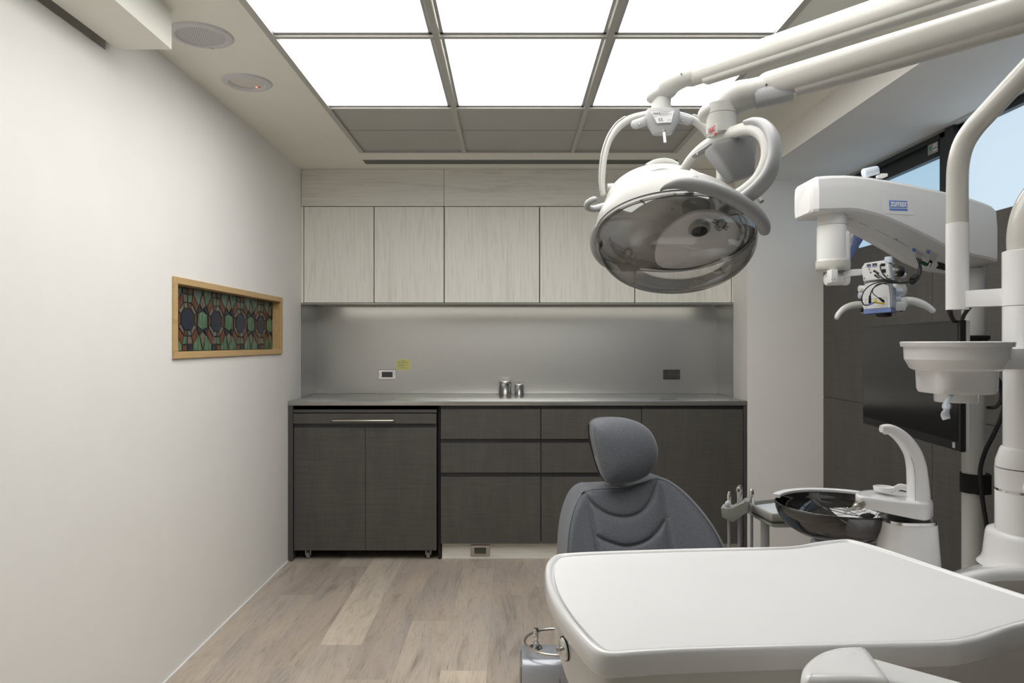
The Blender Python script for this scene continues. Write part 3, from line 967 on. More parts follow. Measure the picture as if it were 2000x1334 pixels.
chair = thing('dental_chair', (0.62, 1.95, 0), 'grey upholstered dental chair with a rounded headrest, behind the white instrument table', 'dental chair')
def seatY(u, v): # plane of the backrest: further on the right, leaning back upward
    return 2.40 + (u - 1215) * 0.00042 + (1075 - v) * 0.0007
g1 = sm2([(1134, 957), (1150, 985), (1160, 1030), (1168, 1080), (1172, 1140), (1176, 1230)])
g2 = sm2([(1285, 939), (1292, 965), (1300, 1010), (1309, 1070), (1314, 1140), (1316, 1230)])
c1 = sm2([(1136, 958), (1155, 982), (1185, 1003), (1220, 1010), (1250, 1001), (1270, 978), (1285, 940)])
c2 = sm2([(1162, 1046), (1190, 1059), (1225, 1067), (1262, 1057), (1286, 1036), (1302, 1011)])
c3 = sm2([(1170, 1110), (1200, 1124), (1235, 1131), (1270, 1122), (1308, 1085)])
G = [g1, g2, c1, c2, c3]
bo = [(1108, 1240), (1104, 1150), (1105, 1090), (1108, 1040), (1116, 1000), (1130, 968), (1148, 953), (1170, 951), (1215, 948), (1255, 938),
      (1277, 931), (1298, 934), (1325, 950), (1352, 975), (1380, 1008), (1402, 1042), (1420, 1080), (1440, 1150), (1450, 1240), (1400, 1290), (1280, 1310), (1160, 1290)]
def fY(u, v, r, i):
    y = seatY(u, v)
    y -= 0.055 * max(0, (u - 1300) / 130) ** 1.6            # wing comes forward on the right
    y -= 0.035 * max(0, (1150 - u) / 45) ** 1.5 * 0.6
    e = max(0, (r - 0.90) / 0.10)
    y += 0.035 * (1 - math.sqrt(max(0, 1 - e * e)))
    if r < 0.985 and r > 0.02:
        d = 0
        for q in G:
            k = dpoly((u, v), q)
            d = max(d, math.exp(-(k / 3.2) ** 2) * 1.0 + math.exp(-(k / 10.0) ** 2) * 0.55)
        y += 0.0088 * d
    y -= 0.012 * (1 - r * r)
    return y
def bY(p, r):
    u = 1230 + (p.x - 1230) * r; v = 1130 + (p.y - 1130) * r
    q = P(u, v, seatY(u, v) - 0.01)
    k = Vector((-0.022, 0.105, -0.004))
    return q + k + Vector((0, 0.03 * (1 - r * r), 0))
b = B(); polar_pad(b, bo, (1230, 1130), 110, fY, bY, 300)
br = b.out('backrest', M['cloth'], chair, angle=80)
# stitched seams that follow the front edge and the channels
def seam_tube(line, lift, r_, parent, name='stitching'):
    b = B(); b.tube([P(u, v, fY(u, v, 0.5, 0) - 0 + lift) for u, v in line], r_, seg=6); return b.out(name, M['thread'], parent)
edge = sm2([(1110, 1180), (1108, 1120), (1110, 1060), (1117, 1012), (1131, 975), (1150, 958), (1185, 955), (1215, 953), (1256, 943), (1278, 936), (1298, 939), (1322, 954), (1349, 979), (1376, 1011), (1399, 1046), (1414, 1082)])
b = B(); 
for i in range(0, len(edge) - 1):
    (u0, v0), (u1, v1) = edge[i], edge[i + 1]
    def ey(u, v): return seatY(u, v) - 0.055 * max(0, (u - 1300) / 130) ** 1.6 - 0.035 * max(0, (1150 - u) / 45) ** 1.5 * 0.6 - 0.0005
    b.tube([P(u0, v0, ey(u0, v0)), P(u1, v1, ey(u1, v1))], .0011, seg=5)
b.out('stitching', M['thread'], br)

hc = (1222, 884)
ho = [(1157, 850), (1158, 828), (1170, 819), (1195, 816.5), (1225, 818), (1250, 826), (1270, 842), (1282, 865), (1285, 888), (1279, 910), (1264, 929), (1240, 941),
      (1215, 946), (1200, 948), (1187, 943), (1177, 926), (1168, 900), (1161, 872)]
def hseat(u, v): return 2.44 + (u - 1215) * 0.0007 + (950 - v) * 0.0004
def hY(u, v, r, i):
    return hseat(u, v) - 0.060 * max(0, 1 - r ** 2.5) ** 0.55 + 0.018
def hB(p, r):
    u = hc[0] + (p.x - hc[0]) * r; v = hc[1] + (p.y - hc[1]) * r
    return P(u, v, hseat(u, v)) + Vector((-0.006, 0.035 + 0.012 * (1 - r * r), 0))
b = B(); polar_pad(b, ho, hc, 40, hY, hB, 120)
hr = b.out('headrest', M['cloth'], chair, angle=80)
b = B()
ring = [P(hc[0] + (p.x - hc[0]) * 1.0, hc[1] + (p.y - hc[1]) * 1.0, hseat(p.x, p.y)) for p in spline([(u, v, 0) for u, v in ho + ho[:1]], 6)[:-1]]
b.prism([q + Vector((-0.008, 0.036, 0)) for q in ring], (-0.002, 0.014, 0), .003)
b.out('headrest_shell', M['black'], hr)
b = B(); b.box(.33, .40, 2.52, 2.545, .60, .90, .004); b.out('headrest_bar', M['chrome'], chair)
# hidden seat, underframe and leg rest so that the chair stands complete behind the table
rot = Matrix.Rotation(math.radians(10), 4, 'Z')
def cbox(name, x0, x1, y0, y1, z0, z1, m, bev=.02):
    b = B(); b.box(x0, x1, y0, y1, z0, z1, bev, 3, M=Matrix.Translation((.40, 2.42, 0)) @ rot); return b.out(name, m, chair)
cbox('seat', -.20, .21, -.62, .0, .43, .53, M['cloth'], .035)
cbox('seat_base', -.16, .20, -.55, -.05, .28, .425, M['white_m'], .02)
cbox('lift_column', -.04, .12, -.42, -.15, .06, .285, M['white_m'], .02)
cbox('foot_plate', -.06, .13, -.70, -.10, .0, .06, M['white_m'], .015)

# ------------------------------------------------------------------ foot control
Yp = 2.52
t = thing('foot_control', (.16, 2.5, 0), 'blue-grey foot control with a steel ring handle, on the floor left of the white table', 'foot control')
zt = .125
pr = [(2.478, .006), (2.482, zt - .045), (2.492, zt - .016), (2.512, zt - .003), (2.53, zt), (2.625, zt), (2.64, zt - .015), (2.64, .006)]
xl, xr = ux(1019, 2.49), .30
b = B(); b.prism([(xl, y, z) for y, z in pr], (xr - xl, 0, 0), .004, 2)
b.out('housing', M['floor_pedal'], t)
b = B(); b.box(xl - .006, xl - .0002, 2.49, 2.63, .006, zt - .02, .002); b.out('side_cap', M['grey_tray'], t)
xs = ux(1093, 2.48)
b = B(); b.box(xs, xs + .002, 2.4765, 2.4785, .008, zt - .055); b.out('seam_line', M['ink'], t)
jx = ux(1047, 2.60)
b = B(); b.lathe([(0, 0), (.024, 0), (.022, .005), (0, .006)], (jx, 2.60, zt), seg=28); b.lathe([(0, 0), (.011, 0), (.011, .016), (.0085, .017), (.0085, .030), (.0105, .032), (.0105, .062), (.008, .066), (0, .066)], (jx, 2.60, zt + .004), seg=20)
b.out('joystick', M['chrome'], t)
rc = PZ(1087, 1253, .160)
R_ = 62 * rc.y / F
b = B(); b.tube([rc + Vector((math.cos(a_) * R_, math.sin(a_) * R_, 0)) for a_ in [2 * PI * k / 64 for k in range(65)]], .0048, seg=10, up=(0, 0, 1))
b.out('ring_handle', M['satin'], t)
b = B(); b.cyl((rc.x + .1035, rc.y + .05, zt - .004), (rc.x + .1035, rc.y + .05, rc.z), .0042, seg=10); b.out('ring_post', M['satin'], t)
b = B(); b.cyl((rc.x + .1035, rc.y - .05, zt - .004), (rc.x + .1035, rc.y - .05, rc.z), .0042, seg=10); b.out('ring_post', M['satin'], t)

# ------------------------------------------------------------------ delivery table in the foreground
ZT2 = .930
tab = thing('delivery_table', (.36, .90, .70), 'large white dental delivery table with a pale mat, filling the lower right foreground', 'delivery table')
op = [(1064, 1118), (1066, 1098), (1080, 1083), (1108, 1078), (1200, 1074), (1340, 1069.5), (1470, 1067), (1545, 1065.5), (1590, 1057), (1640, 1051.5), (1668, 1053), (1730, 1070), (1840, 1107), (1960, 1146),
      (2060, 1178), (2080, 1190), (2060, 1205), (1985, 1222), (1925, 1243), (1885, 1252), (1840, 1256), (1600, 1261), (1350, 1268), (1240, 1274), (1195, 1277), (1165, 1270), (1140, 1250), (1110, 1215), (1085, 1180), (1068, 1145)]
def smooth_closed(pts, n=5):
    m = len(pts); e = [pts[-2], pts[-1]] + pts + [pts[0], pts[1], pts[2]]
    s_ = spline(e, n)
    return s_[2 * n:(2 + m) * n]
ou = smooth_closed([PZ(u, v, ZT2) for u, v in op], 4)
cen = sum(ou, Vector()) / len(ou)
def inset(pts, d):
    n = len(pts); o = []
    for i in range(n):
        a_, c_ = pts[i - 1], pts[(i + 1) % n]
        tn = (c_ - a_).normalized()
        nn = Vector((-tn.y, tn.x, 0))
        if nn.dot(cen - pts[i]) < 0: nn.negate()
        o.append(pts[i] + nn * d)
    for _ in range(int(min(8, abs(d) * 700))):
        o = [(o[i - 1] + o[i] * 2 + o[(i + 1) % n]) / 4 for i in range(n)]
    return o
def zs(pts, z): return [Vector((p.x, p.y, z)) for p in pts]
b = B()
rings = [zs(inset(ou, .010), ZT2 - .026), zs(inset(ou, .0022), ZT2 - .025), zs(ou, ZT2 - .022), zs(inset(ou, -.0005), ZT2 - .010), zs(inset(ou, .0005), ZT2 - .004), zs(inset(ou, .0022), ZT2 - .001),
         zs(inset(ou, .0050), ZT2), zs(inset(ou, .0080), ZT2 - .001), zs(inset(ou, .0100), ZT2 - .004), zs(inset(ou, .0115), ZT2 - .006)]
b.fan(rings)
b.out('tray_top', M['white'], tab, angle=60)
b = B()
mo = inset(ou, .0125)
k_ = len(mo)
mp = [Vector((p.x, p.y, 0)) for p in mo]
r1 = [Vector((p.x, p.y, ZT2 - .0055)) for p in mp]; r2 = [Vector((p.x, p.y, ZT2 - .0026)) for i, p in enumerate(mp)]
b.fan([r1, r2, zs(inset(ou, .0150), ZT2 - .0022)])
b.out('mat', M['mat'], tab, angle=60)
# casing below the rim
xr2 = ux(1845, .735)
cas = [p for p in inset(ou, .007)]
cas = [Vector((min(p.x, xr2 + (p.y - .72) * .10), p.y, 0)) for p in cas]
def shrink(pts, d, z):
    cc_ = Vector((sum(p.x for p in pts) / len(pts), sum(p.y for p in pts) / len(pts), 0)); o = []
    for p in pts:
        v_ = p - cc_
        if v_.length < 1e-6: v_ = Vector((1e-3, 0, 0))
        q = p - v_.normalized() * d; o.append(Vector((q.x, q.y, z)))
    return o
b = B()
b.fan([shrink(cas, .001, ZT2 - .024), shrink(cas, .002, ZT2 - .035), shrink(cas, .006, ZT2 - .08), shrink(cas, .014, ZT2 - .105), shrink(cas, .028, ZT2 - .125), shrink(cas, .05, ZT2 - .132)])
b.out('casing', M['tabbody'], tab, angle=50)
# round control on the left flank
nrm = Vector((-.95, -.30, -.08)).normalized()
pk = P(1101, 1267, .815) - nrm * .001
b = B()
b.lathe([(0, .003), (.0105, .003), (.012, .002), (.0135, 0), (.0135, -.014), (0, -.014)], pk, nrm, 36); kn = b.out('knob', M['chrome'], tab)
b = B(); b.lathe([(.0125, .0012), (.0138, .0008), (.0138, -.002), (.0125, -.002)], pk, nrm, 36, close=True); b.out('knob_ring', M['black'], kn)
b = B(); b.cyl(pk + nrm * .002, pk + nrm * .011, .0020, seg=12); b.out('knob_pin', M['chrome'], kn)
# front handle
ZH = .952
hp = [PZ(u, v, ZH) for u, v in ((1740, 1325), (1700, 1325), (1660, 1325), (1620, 1326), (1590, 1326), (1572, 1322), (1563, 1311), (1566, 1295), (1580, 1279), (1603, 1267), (1630, 1260), (1660, 1257.5), (1688, 1259), (1700, 1265), (1718, 1290))]
hp = smooth_closed(hp, 4)
b = B()
cen_s = cen
cen = sum(hp, Vector()) / len(hp)
b.fan([zs(inset(hp, .006), ZH - .036), zs(inset(hp, .001), ZH - .032), zs(hp, ZH - .012), zs(inset(hp, .0012), ZH - .005), zs(inset(hp, .0045), ZH - .0012), zs(inset(hp, .009), ZH)])
cen = cen_s
b.out('front_handle', M['white'], tab, angle=60)
b = B()
b.tube([P(1680, 1312, .650), P(1860, 1362, .640), P(1990, 1398, .63)], (.026, .009), seg=20, up=(0, 0, 1), sup=4)
b.out('handle_arm', M['white_m'], tab)
b = B(); b.tube([(.40, .92, ZT2 - .125), (.44, .95, .68), (.52, 1.0, .58), (.76, 1.20, .50)], .028, seg=20, n=4); b.out('support_arm', M['white_m'], tab, angle=60)
b = B(); b.cyl((.30, .63, ZT2 - .09), (.30, .63, ZH - .03), .012); b.tube([(.30, .63, ZT2 - .08), (.31, .76, ZT2 - .09)], .012); b.out('handle_bracket', M['white_m'], tab)

# ------------------------------------------------------------------ unit body, columns and swivel dish
CX, CY = .977, 1.35
unit = thing('dental_unit_column', (CX, CY, 0), 'tall white dental unit with a broad rounded base and two upright curved pipes at the right edge', 'dental unit')
archB = [(1760, 1172), (1800, 1148), (1840, 1126), (1877, 1111), (1925, 1100), (1970, 1097), (2040, 1096), (2120, 1100), (2200, 1120)]
def bodyring(Y, dv, ins=0.0):
    top = [(ux(u, Y), vz(v + dv, Y)) for u, v in archB]
    xs_ = top[0][0] - .012
    pts = [(.72, 0), (xs_ - .006, .35), (xs_ - .004, top[0][1] - .06)] + top + [(1.33, .70), (1.33, 0)]
    cx_, cz_ = 1.0, .4
    o = []
    for x, z in pts:
        v_ = Vector((x - cx_, 0, z - cz_)); l_ = v_.length
        v_ *= (l_ - ins) / l_
        o.append(Vector((cx_ + v_.x, Y, max(cz_ + v_.z, 0.0))))
    return smoothring(o)
def smoothring(o):
    q = spline(o, 5)
    return q
b = B()
b.fan([bodyring(1.214, 12, .020), bodyring(1.216, 11, .011), bodyring(1.222, 10.5, .004), bodyring(1.232, 10, 0), bodyring(1.30, 7), bodyring(1.38, 3), bodyring(1.44, 0), bodyring(1.46, 2, .02)])
b.out('base_body', M['white'], unit, angle=60)
b = B(); b.fan([bodyring(1.2135, 12, .023), bodyring(1.2095, 12, .023), bodyring(1.2090, 12, .025)]); b.out('base_panel', M['bodygrey'], unit, angle=50)
def col(prof, name, m, parent=unit, seg=48, c=(CX, CY, 0)):
    b = B(); b.lathe(prof, c, seg=seg); return b.out(name, m, parent, angle=40)
k = .834 * CY / F
z_ = lambda v: vz(v, CY)
# flared foot on the base
b = B()
rings = []
for v, ru, ry in ((1108, 100, .085), (1100, 90, .080), (1090, 86, .078), (1070, 83, .077), (1048, 79, .076), (1041, 76, .074), (1038, 69, .068)):
    rings.append([Vector((CX + math.copysign(abs(math.cos(a_)) ** .9, math.cos(a_)) * ru * k, CY + math.copysign(abs(math.sin(a_)) ** .9, math.sin(a_)) * ry, z_(v))) for a_ in [2 * PI * i / 48 for i in range(48)]])
b.loft(rings); b.out('foot_flare', M['white'], unit, angle=60)
r0 = 68 * k
col([(0, z_(1048)), (r0, z_(1048)), (r0, z_(962)), (r0 - .0016, z_(960))], 'lower_column', M['white'])
col([(r0 - .004, z_(961)), (r0 - .001, z_(960)), (r0 - .001, z_(955.5)), (r0 - .004, z_(955))], 'chrome_ring', M['chrome'])
col([(0, z_(955)), (r0, z_(955)), (r0 + .0005, z_(915)), (0, z_(914))], 'collar', M['white'])
col([(0, z_(913)), (r0, z_(913)), (r0 * .98, z_(900)), (r0 * .86, z_(878)), (r0 * .82, z_(874)), (0, z_(874))], 'upper_collar', M['white'])
b = B(); b.ball((CX - .028, CY - r0 - .004, z_(943)), (.022, .022, .019)); b.out('collar_knob', M['white'], unit, angle=80)
r1 = 52 * k
col([(0, z_(876)), (r1, z_(876)), (r1, z_(724)), (0, z_(724))], 'middle_column', M['white'])
col([(0, z_(724)), (r1 + .001, z_(724)), (r1 + .001, z_(598)), (0, z_(598))], 'joint_column', M['white'])
col([(0, z_(597)), (r1 + .0015, z_(597)), (r1 + .0015, z_(491)), (r1 + .0005, z_(490)), (0, z_(490))], 'sleeve', M['white'])
# second (further) pipe and its bracket
X1, Y1 = .907, 1.455
r_s, r_p = .0208, .0200
b = B(); b.lathe([(0, vz(605, Y1)), (r_s, vz(605, Y1)), (r_s, vz(437, Y1)), (r_s - .001, vz(436.5, Y1)), (0, vz(436.5, Y1))], (X1, Y1, 0), seg=40); b.out('far_sleeve', M['white'], unit)
b = B()
b.prism([(X1 + .002, Y1 - .022, vz(569, Y1)), (CX + .01, CY - .028, vz(560, CY)), (CX + .01, CY - .028, vz(596, CY)), (X1 + .002, Y1 - .022, vz(601, Y1))], (.012, .046, 0), .003, 2)
b.out('bracket', M['white'], unit)
far = [(X1, Y1, vz(440, Y1)), (X1, Y1, vz(370, Y1)), P(1872, 320, 1.452), P(1882, 282, 1.445), P(1902, 250, 1.43), P(1930, 219, 1.41), P(1975, 170, 1.38), P(2020, 122, 1.35), P(2110, 30, 1.26), (1.005, 1.12, 1.84), (1.01, 1.056, 1.86)]
b = B(); b.tube(far, r_p, seg=28, n=6); b.out('far_pipe', M['cream'], unit, angle=60)
cp = CX + .004
near = [(cp, CY, z_(492)), (cp, CY, z_(455)), (cp + .006, CY - .005, z_(415)), (cp + .02, CY - .02, z_(380)), (cp + .055, CY - .06, z_(338)), (cp + .11, CY - .18, z_(290)), (1.13, 1.05, 1.73), (1.15, .95, 1.79), (1.15, .93, 1.80)]
b = B(); b.tube(near, [.0388] * 5 + [.037, .034, .032, .032], seg=32, n=6); b.out('near_pipe', M['cream'], unit, angle=60)

# swivel dish
Yd = 1.30
dc = Vector((.808, Yd, 0)); kd = .85 * Yd / F
zd = lambda v: vz(v, Yd)
dish = thing('swivel_dish', (dc.x, dc.y, zd(783)), 'round white swivel dish holder on the unit column, in front of the dark monitor', 'dish')
def sq_ring(hw, hd, z, sup=2.0, n=64):
    return [Vector((dc.x + math.copysign(abs(math.cos(a_)) ** (2 / sup), math.cos(a_)) * hw, dc.y + math.copysign(abs(math.sin(a_)) ** (2 / sup), math.sin(a_)) * hd, z)) for a_ in [2 * PI * i / n for i in range(n)]]
R0 = 113 * kd
b = B()
b.loft([sq_ring(R0 * .90, R0 * .90, zd(677)), sq_ring(R0 * .99, R0 * .99, zd(677.5)), sq_ring(R0, R0, zd(676)), sq_ring(R0 + .001, R0 + .001, zd(668.5)), sq_ring(R0 - .001, R0 - .001, zd(667)), sq_ring(R0 * .96, R0 * .96, zd(667)), sq_ring(R0 * .94, R0 * .94, zd(671)), sq_ring(.001, .001, zd(674))])
b.out('rim', M['white'], dish, angle=50)
b = B()
b.loft([sq_ring(107 * kd, 107 * kd, zd(677)), sq_ring(105.5 * kd, 105 * kd, zd(702)), sq_ring(104 * kd, 103 * kd, zd(704)), sq_ring(95 * kd, 94 * kd, zd(719)), sq_ring(91 * kd, 88 * kd, zd(722)), sq_ring(80 * kd, 74 * kd, zd(724), 2.4), sq_ring(74 * kd, 68 * kd, zd(731), 3.4),
        sq_ring(70.5 * kd, 64 * kd, zd(742), 4.5), sq_ring(69 * kd, 62 * kd, zd(760), 5), sq_ring(66 * kd, 58 * kd, zd(767), 5), sq_ring(60 * kd, 52 * kd, zd(768.5), 4.5)])
b.out('bowl', M['white'], dish, angle=28)
b = B(); b.lathe([(0, zd(786)), (43 * kd, zd(785)), (44.5 * kd, zd(783)), (44.5 * kd, zd(766)), (0, zd(766))], dc, seg=48); b.out('hub', M['white'], dish)
b = B(); b.box(dc.x + R0 * .9, CX - .01, Yd - .008, Yd + .03, zd(722), zd(680), .003); b.out('arm', M['white'], dish)
# crumpled translucent strip hanging from the dish
st = [(1864, 766, 1.292), (1857, 774, 1.262), (1851, 783, 1.258), (1847, 793, 1.256), (1849, 800, 1.252), (1846, 810, 1.256), (1849, 819, 1.254)]
wd = [.003, .004, .0045, .006, .0045, .007, .006]
t = thing('plastic_sleeve', P(1864, 766, 1.292), 'crumpled translucent plastic sleeve hanging under the swivel dish', 'plastic sleeve')
b = B(); b.tube([P(*q) for q in st], [(w_, .0022) for w_ in wd], seg=12, n=5, sup=1.4)
b.tube([P(1851, 800, 1.253), P(1855, 797, 1.25), P(1856, 790, 1.252)], [(.003, .0015)] * 3, seg=8, n=3); b.out('sleeve', M['glove'], t)

# ------------------------------------------------------------------ cuspidor
Yb = 1.64
kb = Yb / F
bc = P(1640, 985, Yb); RB = 119.5 * kb
cus = thing('cuspidor', (.86, 1.58, 0), 'white cuspidor tower with curved water spout and smoked glass bowl', 'cuspidor')
b = B()
prof = [(RB, 0), (RB * .985, .003), (RB * .97, .0)]
o_ = [(1.0, -.002), (.99, -.012), (.95, -.028), (.86, -.046), (.70, -.062), (.50, -.073), (.25, -.079), (.0, -.081)]
i_ = [(.0, -.077), (.25, -.075), (.50, -.069), (.69, -.058), (.84, -.043), (.93, -.026), (.965, -.012), (.972, -.001), (.985, .0025), (1.0, .0)]
b.lathe([(r_ * RB, h_) for r_, h_ in o_] + [(r_ * RB, h_) for r_, h_ in i_], bc, seg=72, close=True)
bowl = b.out('bowl', M['smoke'], cus, angle=60)
b = B(); b.lathe([(0, -.0765), (.026, -.0755), (.028, -.073), (.022, -.070), (0, -.0695)], bc + Vector((-.006, -.01, .001)), seg=32); b.out('drain_cap', M['glove'], bowl)
b = B()
arc = [bc + Vector((RB * .985 * math.cos(a_), RB * .985 * math.sin(a_), .005)) for a_ in [math.radians(151 - q * 3.6) for q in range(34)]]
b.tube(arc, (.0095, .0042), seg=16, up=(0, 0, 1), sup=5)
b.out('rim_band', M['white'], cus)
b = B(); b.lathe([(0, -.083), (.055, -.083), (.062, -.090), (.066, -.12), (.060, -.15), (0, -.15)], bc + Vector((.0, 0, 0)), seg=40); b.out('bowl_seat', M['glove'], cus)
b = B(); b.tube([bc + Vector((0, 0, -.13)), bc + Vector((.08, .03, -.16)), (.86, 1.60, bc.z - .17)], (.04, .025), seg=20, n=4); b.out('bowl_bracket', M['white'], cus)
# tower
Yt = 1.50; kt = Yt / F
tc = P(1772, 1000, Yt)
def orng(ul, ur, v, dy0, dy1, sup=3.2, n=56, Y=Yt):
    cx, hw = (ux(ul, Y) + ux(ur, Y)) / 2, (ux(ur, Y) - ux(ul, Y)) / 2
    return [Vector((cx + math.copysign(abs(math.cos(a_)) ** (2 / sup), math.cos(a_)) * hw, Y + (dy0 + dy1) / 2 + math.copysign(abs(math.sin(a_)) ** (2 / sup), math.sin(a_)) * (dy1 - dy0) / 2, vz(v, Y))) for a_ in [2 * PI * i / n for i in range(n)]]
b = B(); b.loft([orng(1712, 1838, 1500, -.045, .05), orng(1721, 1829, 1110, -.045, .05), orng(1723, 1824, 1060, -.045, .05), orng(1725, 1820, 1018, -.045, .05)])
b.out('tower', M['white'], cus, angle=50)
b = B(); b.loft([orng(1726, 1819.5, 1019, -.044, .049), orng(1726, 1819.5, 1012, -.044, .049)]); b.out('chrome_band', M['chrome'], cus, angle=50)
# head plate: from the tower top reaching left to the rim band
b = B()
zt1, zt0 = vz(990, Yt), vz(1012, Yt)
pl = [Vector((ux(u, y), y, 0)) for u, y in ((1822, 1.52), (1821, 1.475), (1806, 1.452), (1760, 1.448), (1715, 1.450), (1685, 1.455), (1672, 1.475), (1674, 1.52), (1700, 1.57), (1740, 1.60), (1785, 1.59), (1813, 1.56))]
pl = smooth_closed(pl, 4)
cen = sum(pl, Vector()) / len(pl)
def zsl(pts, f_): return [Vector((p.x, p.y, f_(p.x))) for p in pts]
x_l, x_r = min(p.x for p in pl), max(p.x for p in pl)
topf = lambda x: vz(968, 1.46) + (vz(991, 1.46) - vz(968, 1.46)) * ((x - x_l) / (x_r - x_l))
botf = lambda x: vz(990, 1.46) + (vz(1015, 1.46) - vz(988, 1.46)) * min(1, ((x - x_l) / (x_r - x_l)) * 1.5)
b.fan([zsl(inset(pl, .003), botf), zsl(pl, lambda x: botf(x) + .003), zsl(pl, lambda x: topf(x) - .004), zsl(inset(pl, .0015), lambda x: topf(x) - .001), zsl(inset(pl, .005), topf)])
b.out('head_plate', M['white'], cus, angle=60)
# spout
sp_ = [P(1794, 992, 1.5), P(1793.5, 960, 1.5), P(1791.5, 930, 1.5), P(1789, 908, 1.5), P(1782, 884, 1.497), P(1768, 862, 1.493), P(1751, 846, 1.49), P(1735, 838, 1.487), P(1721, 837.5, 1.484)]
rr = [(.0225, .0205), (.0205, .0198), (.0188, .0188), (.0175, .0178), (.0155, .0162), (.0132, .0150), (.0110, .0128), (.0088, .0103), (.0062, .0075)]
b = B(); b.tube(sp_, [(q[1], q[0]) for q in rr], seg=28, n=6, sup=2.8, up=(0, 1, 0) if False else None, caps='flat'); spo = b.out('spout', M['white'], cus, angle=60)
b = B(); b.cyl(P(1730, 840, 1.485), P(1730.5, 848, 1.485), .0058, seg=20, bev=.001); b.out('nozzle', M['white'], spo)
b = B(); b.tube([P(1788, 985, 1.4785), P(1787.5, 950, 1.480), P(1786, 915, 1.4815), P(1779, 893, 1.4825)], .0006, seg=5, n=3); b.out('joint_line', M['ink_l'], spo)
b = B()
for i in range(6): q = P(1802.5 + i * 1.6, 984.5, 1.4795); b.box(q.x, q.x + .0011, q.y - .0003, q.y + .001, q.z, q.z + .0024)
b.out('faint_mark', M['ink_l'], spo)
# cup holder
ch = P(1726, 957, 1.52)
b = B(); b.lathe([(.018, 0), (.0195, 0), (.0205, .007), (.0195, .0075), (.0185, .002)], ch, seg=36, close=True); b.lathe([(0, -.001), (.019, -.001), (.019, .001), (0, .001)], ch, seg=36)
b.tube([ch + Vector((.015, 0, -.002)), ch + Vector((.028, .0, .004)), ch + Vector((.036, 0, .007)), ch + Vector((.055, 0, .003))], (.0065, .0035), seg=14, n=4, up=(0, 1, 0))
b.out('cup_holder', M['white_m'], cus)
# steel rinse nozzle
b = B(); a0, a1 = P(1684, 984, 1.455), P(1673, 989, 1.44); a2 = P(1651, 999, 1.42)
b.cyl(a0, a1, .0085, seg=6); b.cyl(a1, a1 + (a2 - a1) * .2, .006, .004); b.cyl(a1, a2, .0030, seg=16); b.out('rinse_nozzle', M['satin'], cus)

# ------------------------------------------------------------------ assistant instrument tray
Ya = 2.05
ya = thing('instrument_tray', (.72, 2.15, 0), 'grey instrument tray on a slim post, half hidden behind the smoked bowl', 'instrument tray')
def pa(u, v, z): return PZ(u, v, z)
zt_ = vz(985, 2.05)
tp = [(.655, 1.99), (.675, 2.15), (.95, 2.20), (.97, 1.86), (.765, 1.80)]
tray_top = [P(1457, 979.5, 2.06), P(1515, 970, 2.20), P(1640, 962, 2.20), P(1640, 1002, 1.90), P(1505, 1004, 1.90)]
zt_ = CZ - .4665
def at(u, v): return PZ(u, v, zt_)
tt = [at(1456, 979.5), at(1515, 973), at(1600, 968), at(1640, 990), at(1600, 1003), at(1505, 1004.5)]
tt = fillet(tt, .012)
cen = sum(tt, Vector()) / len(tt)
b = B()
b.fan([zs(inset(tt, .022), zt_ - .041), zs(inset(tt, .012), zt_ - .040), zs(inset(tt, .004), zt_ - .034), zs(inset(tt, .004), zt_ - .027), zs(inset(tt, .012), zt_ - .026), zs(inset(tt, .012), zt_ - .021), zs(inset(tt, .0015), zt_ - .020), zs(tt, zt_ - .018), zs(tt, zt_ - .002), zs(inset(tt, .001), zt_), zs(inset(tt, .008), zt_), zs(inset(tt, .0105), zt_ - .012)])
b.out('tray', M['grey_tray'], ya, angle=40)
b = B(); b.fan([zs(inset(tt, .0125), zt_ - .0118), zs(inset(tt, .0125), zt_ - .010), zs(inset(tt, .02), zt_ - .010)]); b.out('tray_liner', M['pale_blue'], ya)
# holder beam on the left: runs forward-left, down and back up
hb_ = [P(1409, 1003, 2.02), P(1428, 1006, 2.03), P(1448, 995, 2.05), P(1462, 987, 2.07)]
b = B()
side = [(1408, 992), (1415, 991.5), (1430, 996), (1453, 978.5), (1462, 980), (1462, 1003), (1452, 1002), (1440, 1017), (1430, 1020.5), (1410, 1010.5)]
b.prism([P(u, v, 2.02) for u, v in side], (.022, .050, 0), .0035, 2)
b.out('holder_beam', M['grey_tray'], ya, angle=40)
b = B(); b.cyl((ux(1499, 2.05), 2.07, .03), (ux(1499, 2.05), 2.07, zt_ - .038), .0122, seg=28); b.out('post', M['grey_l'], ya)
b = B(); b.lathe([(0, 0), (.13, 0), (.13, .012), (.05, .03), (0, .03)], (ux(1499, 2.05), 2.07, 0), seg=40); b.out('post_foot', M['grey'], ya)
